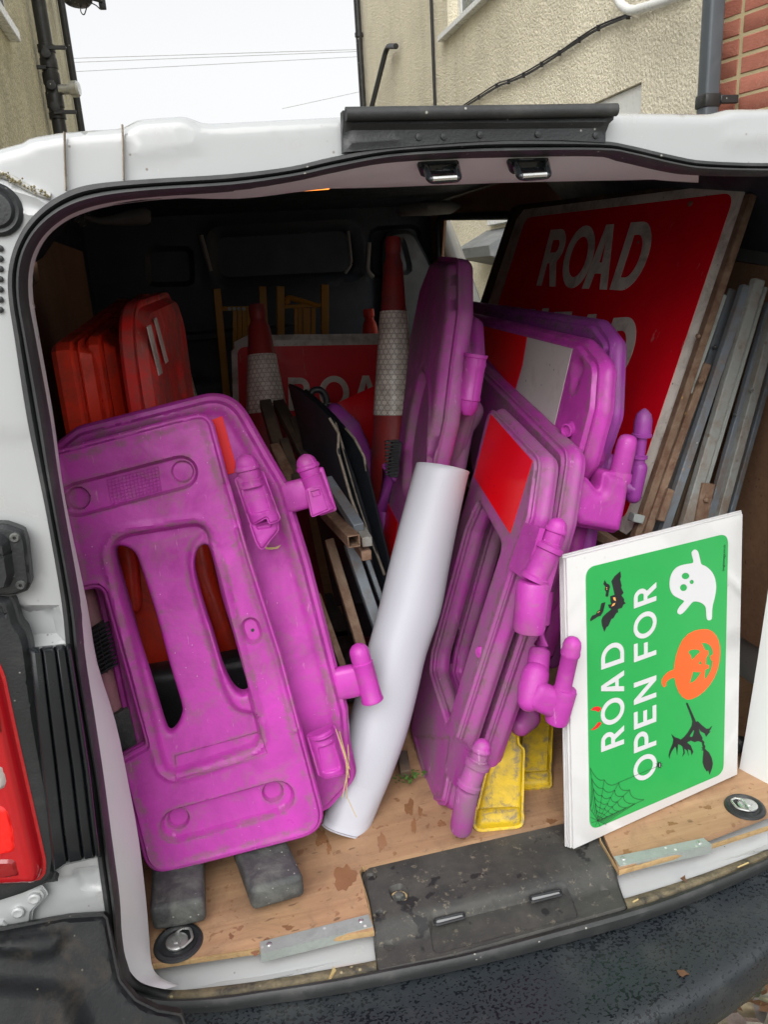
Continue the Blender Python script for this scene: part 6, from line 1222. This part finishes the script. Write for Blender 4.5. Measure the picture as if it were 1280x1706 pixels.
# ---- steel tubes, legs and battens in the middle
def sq(label, name, a, ya, b_, yb_, s, mat, hollow=False, grp='rusty square tubes in the middle of the load', cat='tube'):
    p, q = W(*a, ya), W(*b_, yb_); t = thing(name, label, cat, p if p[2] < q[2] else q, grp)
    if hollow:
        d = q - p; x = nz(np.cross(d, A(0, 0, 1))) * s; z = nz(np.cross(x, d)) * s; w_ = .09; m_ = MB()
        c0 = p - x / 2 - z / 2
        for o_, e1, e2 in ((c0, x, z * w_), (c0 + z * (1 - w_), x, z * w_), (c0 + z * w_, x * w_, z * (1 - 2 * w_)), (c0 + z * w_ + x * (1 - w_), x * w_, z * (1 - 2 * w_))): m_.add(*box(o_, e1, d, e2, .0005))
        m_.build('tube_wall', mat, t)
    else: mesh('bar', *beam(p, q, s, s, (1, 0, 0), .0015), mat, t)
    return t
sq('open-ended rusty square tube pointing at the camera', 'steel_tube', (590, 902), 1.36, (520, 830), 1.75, .024, M_['rust'], True)
sq('blocked rusty tube end right beside the open-ended one', 'steel_tube', (612, 903), 1.38, (556, 806), 1.85, .020, M_['rust_grey'])
sq('lowest rusty tube end of the three', 'steel_tube', (611, 926), 1.38, (558, 850), 1.75, .020, M_['rust'])
sq('brown rusty leg slanting down behind the tube ends', 'steel_bar', (604, 1085), 1.40, (548, 900), 1.55, .020, M_['rust'], cat='bar')
sq('blue-grey leg with rust spots beside the white roll', 'steel_bar', (632, 1050), 1.42, (582, 905), 1.5, .022, M_['grey_steel'], cat='bar')
sq('thin dark leg nearest the white roll', 'steel_bar', (640, 1010), 1.44, (606, 915), 1.5, .010, M_['grey_steel'], cat='bar')
sq('rusty leg hugging the right edge of the second barrier', 'steel_bar', (580, 1135), 1.38, (528, 990), 1.45, .014, M_['rust'], cat='bar')
for lab, a, ya, b_, yb_, s, m_ in (('dark timber batten rising left of the black sheets', (442, 672), 2.0, (480, 800), 1.75, .030, 'timber'), ('second dark batten crossing behind the first', (464, 673), 2.05, (520, 780), 1.75, .030, 'timber'), ('brown batten with a pale sawn end above the hinge pin', (457, 744), 1.75, (498, 830), 1.6, .024, 'rust'), ('short dark batten between the brown one and the black sheets', (473, 735), 1.8, (500, 820), 1.6, .022, 'timber'), ('dark batten leaning against the foremost black sheet', (492, 700), 1.95, (530, 800), 1.72, .03, 'timber'), ('low dark batten under the black sheets', (545, 800), 1.6, (598, 880), 1.42, .022, 'grey_steel')):
    t = thing('timber_batten', lab, 'batten', W(*b_, yb_), 'battens in the middle of the load'); mesh('batten', *beam(W(*a, ya), W(*b_, yb_), s, s * .9, (1, 0, 0), .0015), M_[m_], t)
# ---- bits on the floor and bumper
wd = MB(); c_ = Wz(684, 1298, .613)
for i in range(46):
    a = random.uniform(0, 6.28); r_ = random.uniform(.004, .032); p = c_ + A(r_ * math.cos(a) * 1.2, r_ * math.sin(a) * .6, random.uniform(.001, .014)); s = random.uniform(.003, .007); q = random.uniform(0, 6.28)
    d1, d2 = A(math.cos(q), math.sin(q), random.uniform(-.3, .5)) * s, A(-math.sin(q), math.cos(q), random.uniform(-.2, .5)) * s * .6
    wd.add([p - d1, p - d2, p + d1, p + d2], [(0, 1, 2, 3)])
tag(kind(wd.build('weed_clump', M_['weed'], closed=False), 'stuff'), 'green sprig of weed on the plywood by the white roll', 'weed')
tag(mesh('wood_block', *beam(Wz(676, 1290, .625), Wz(670, 1255, .64), .022, .02, (1, 0, 0), .002), M_['timber']), 'small brown wooden block behind the green weed', 'block')
zb = .5440
def litter(label, pts, z, mat, cat='leaf', name='fallen_leaf', lift=.004):
    P = [Wz(a, b_, z) + A(0, 0, lift * math.sin(i * 2.3)) for i, (a, b_) in enumerate(pts)]; tag(mesh(name, *prism(P, (0, 0, 1), .0008), mat), label, cat)
litter('orange-brown leaf lying on the wet bumper', [(1128, 1616), (1140, 1618), (1150, 1620), (1144, 1625), (1138, 1628), (1133, 1622)], zb, M_['leaf'])
litter('pale twig stuck on the seal below the left edge strip', [(548, 1630), (556, 1612), (560, 1613), (552, 1632)], .585, M_['straw'], 'twig', 'twig')
litter('brown crumb of leaf on the white sill lip at right', [(1134, 1463), (1142, 1460), (1145, 1466), (1138, 1468)], .575, M_['leaf'])
litter('dry brown leaf scrap above the left bumper corner', [(121, 1530), (133, 1521), (132, 1530), (124, 1537)], .60, M_['leaf'])
sm = MB()
for pts in (((78, 1527), (92, 1540), (95, 1555), (88, 1575)), ((78, 1588), (90, 1590), (103, 1593)), ((171, 1613), (184, 1606)), ((133, 1528), (144, 1533)), ((1055, 1503), (1064, 1498)), ((1230, 1445), (1248, 1437))):
    sm.add(*tube(smooth_loop([Wz(*q, .585 if q[0] < 400 else .58) for q in pts], 4, False), .0014, 5))
tag(kind(sm.build('straw_litter', M_['straw'], closed=True), 'stuff'), 'scattered straw stems on the bumper corner and sill', 'straw')
gl = MB()
for i in range(2600):
    x, y = random.uniform(-1., 2.3), random.uniform(-.3, 1.2); q = random.uniform(0, 6.28); s = random.uniform(.008, .028); z = random.uniform(.004, .02)
    d1, d2 = A(math.cos(q), math.sin(q), random.uniform(-.4, .4)) * s, A(-math.sin(q), math.cos(q), random.uniform(-.4, .4)) * s * .5
    p = A(x, y, z + .4 * s); gl.add([p - d1, p - d2, p + d1, p + d2], [(0, 1, 2, 3)])
lf = tag(kind(gl.build('leaf_litter', M_['leaf'], closed=False, base=(0, 0, 0)), 'stuff'), 'brown leaf litter covering the ground under the bumper', 'leaves')
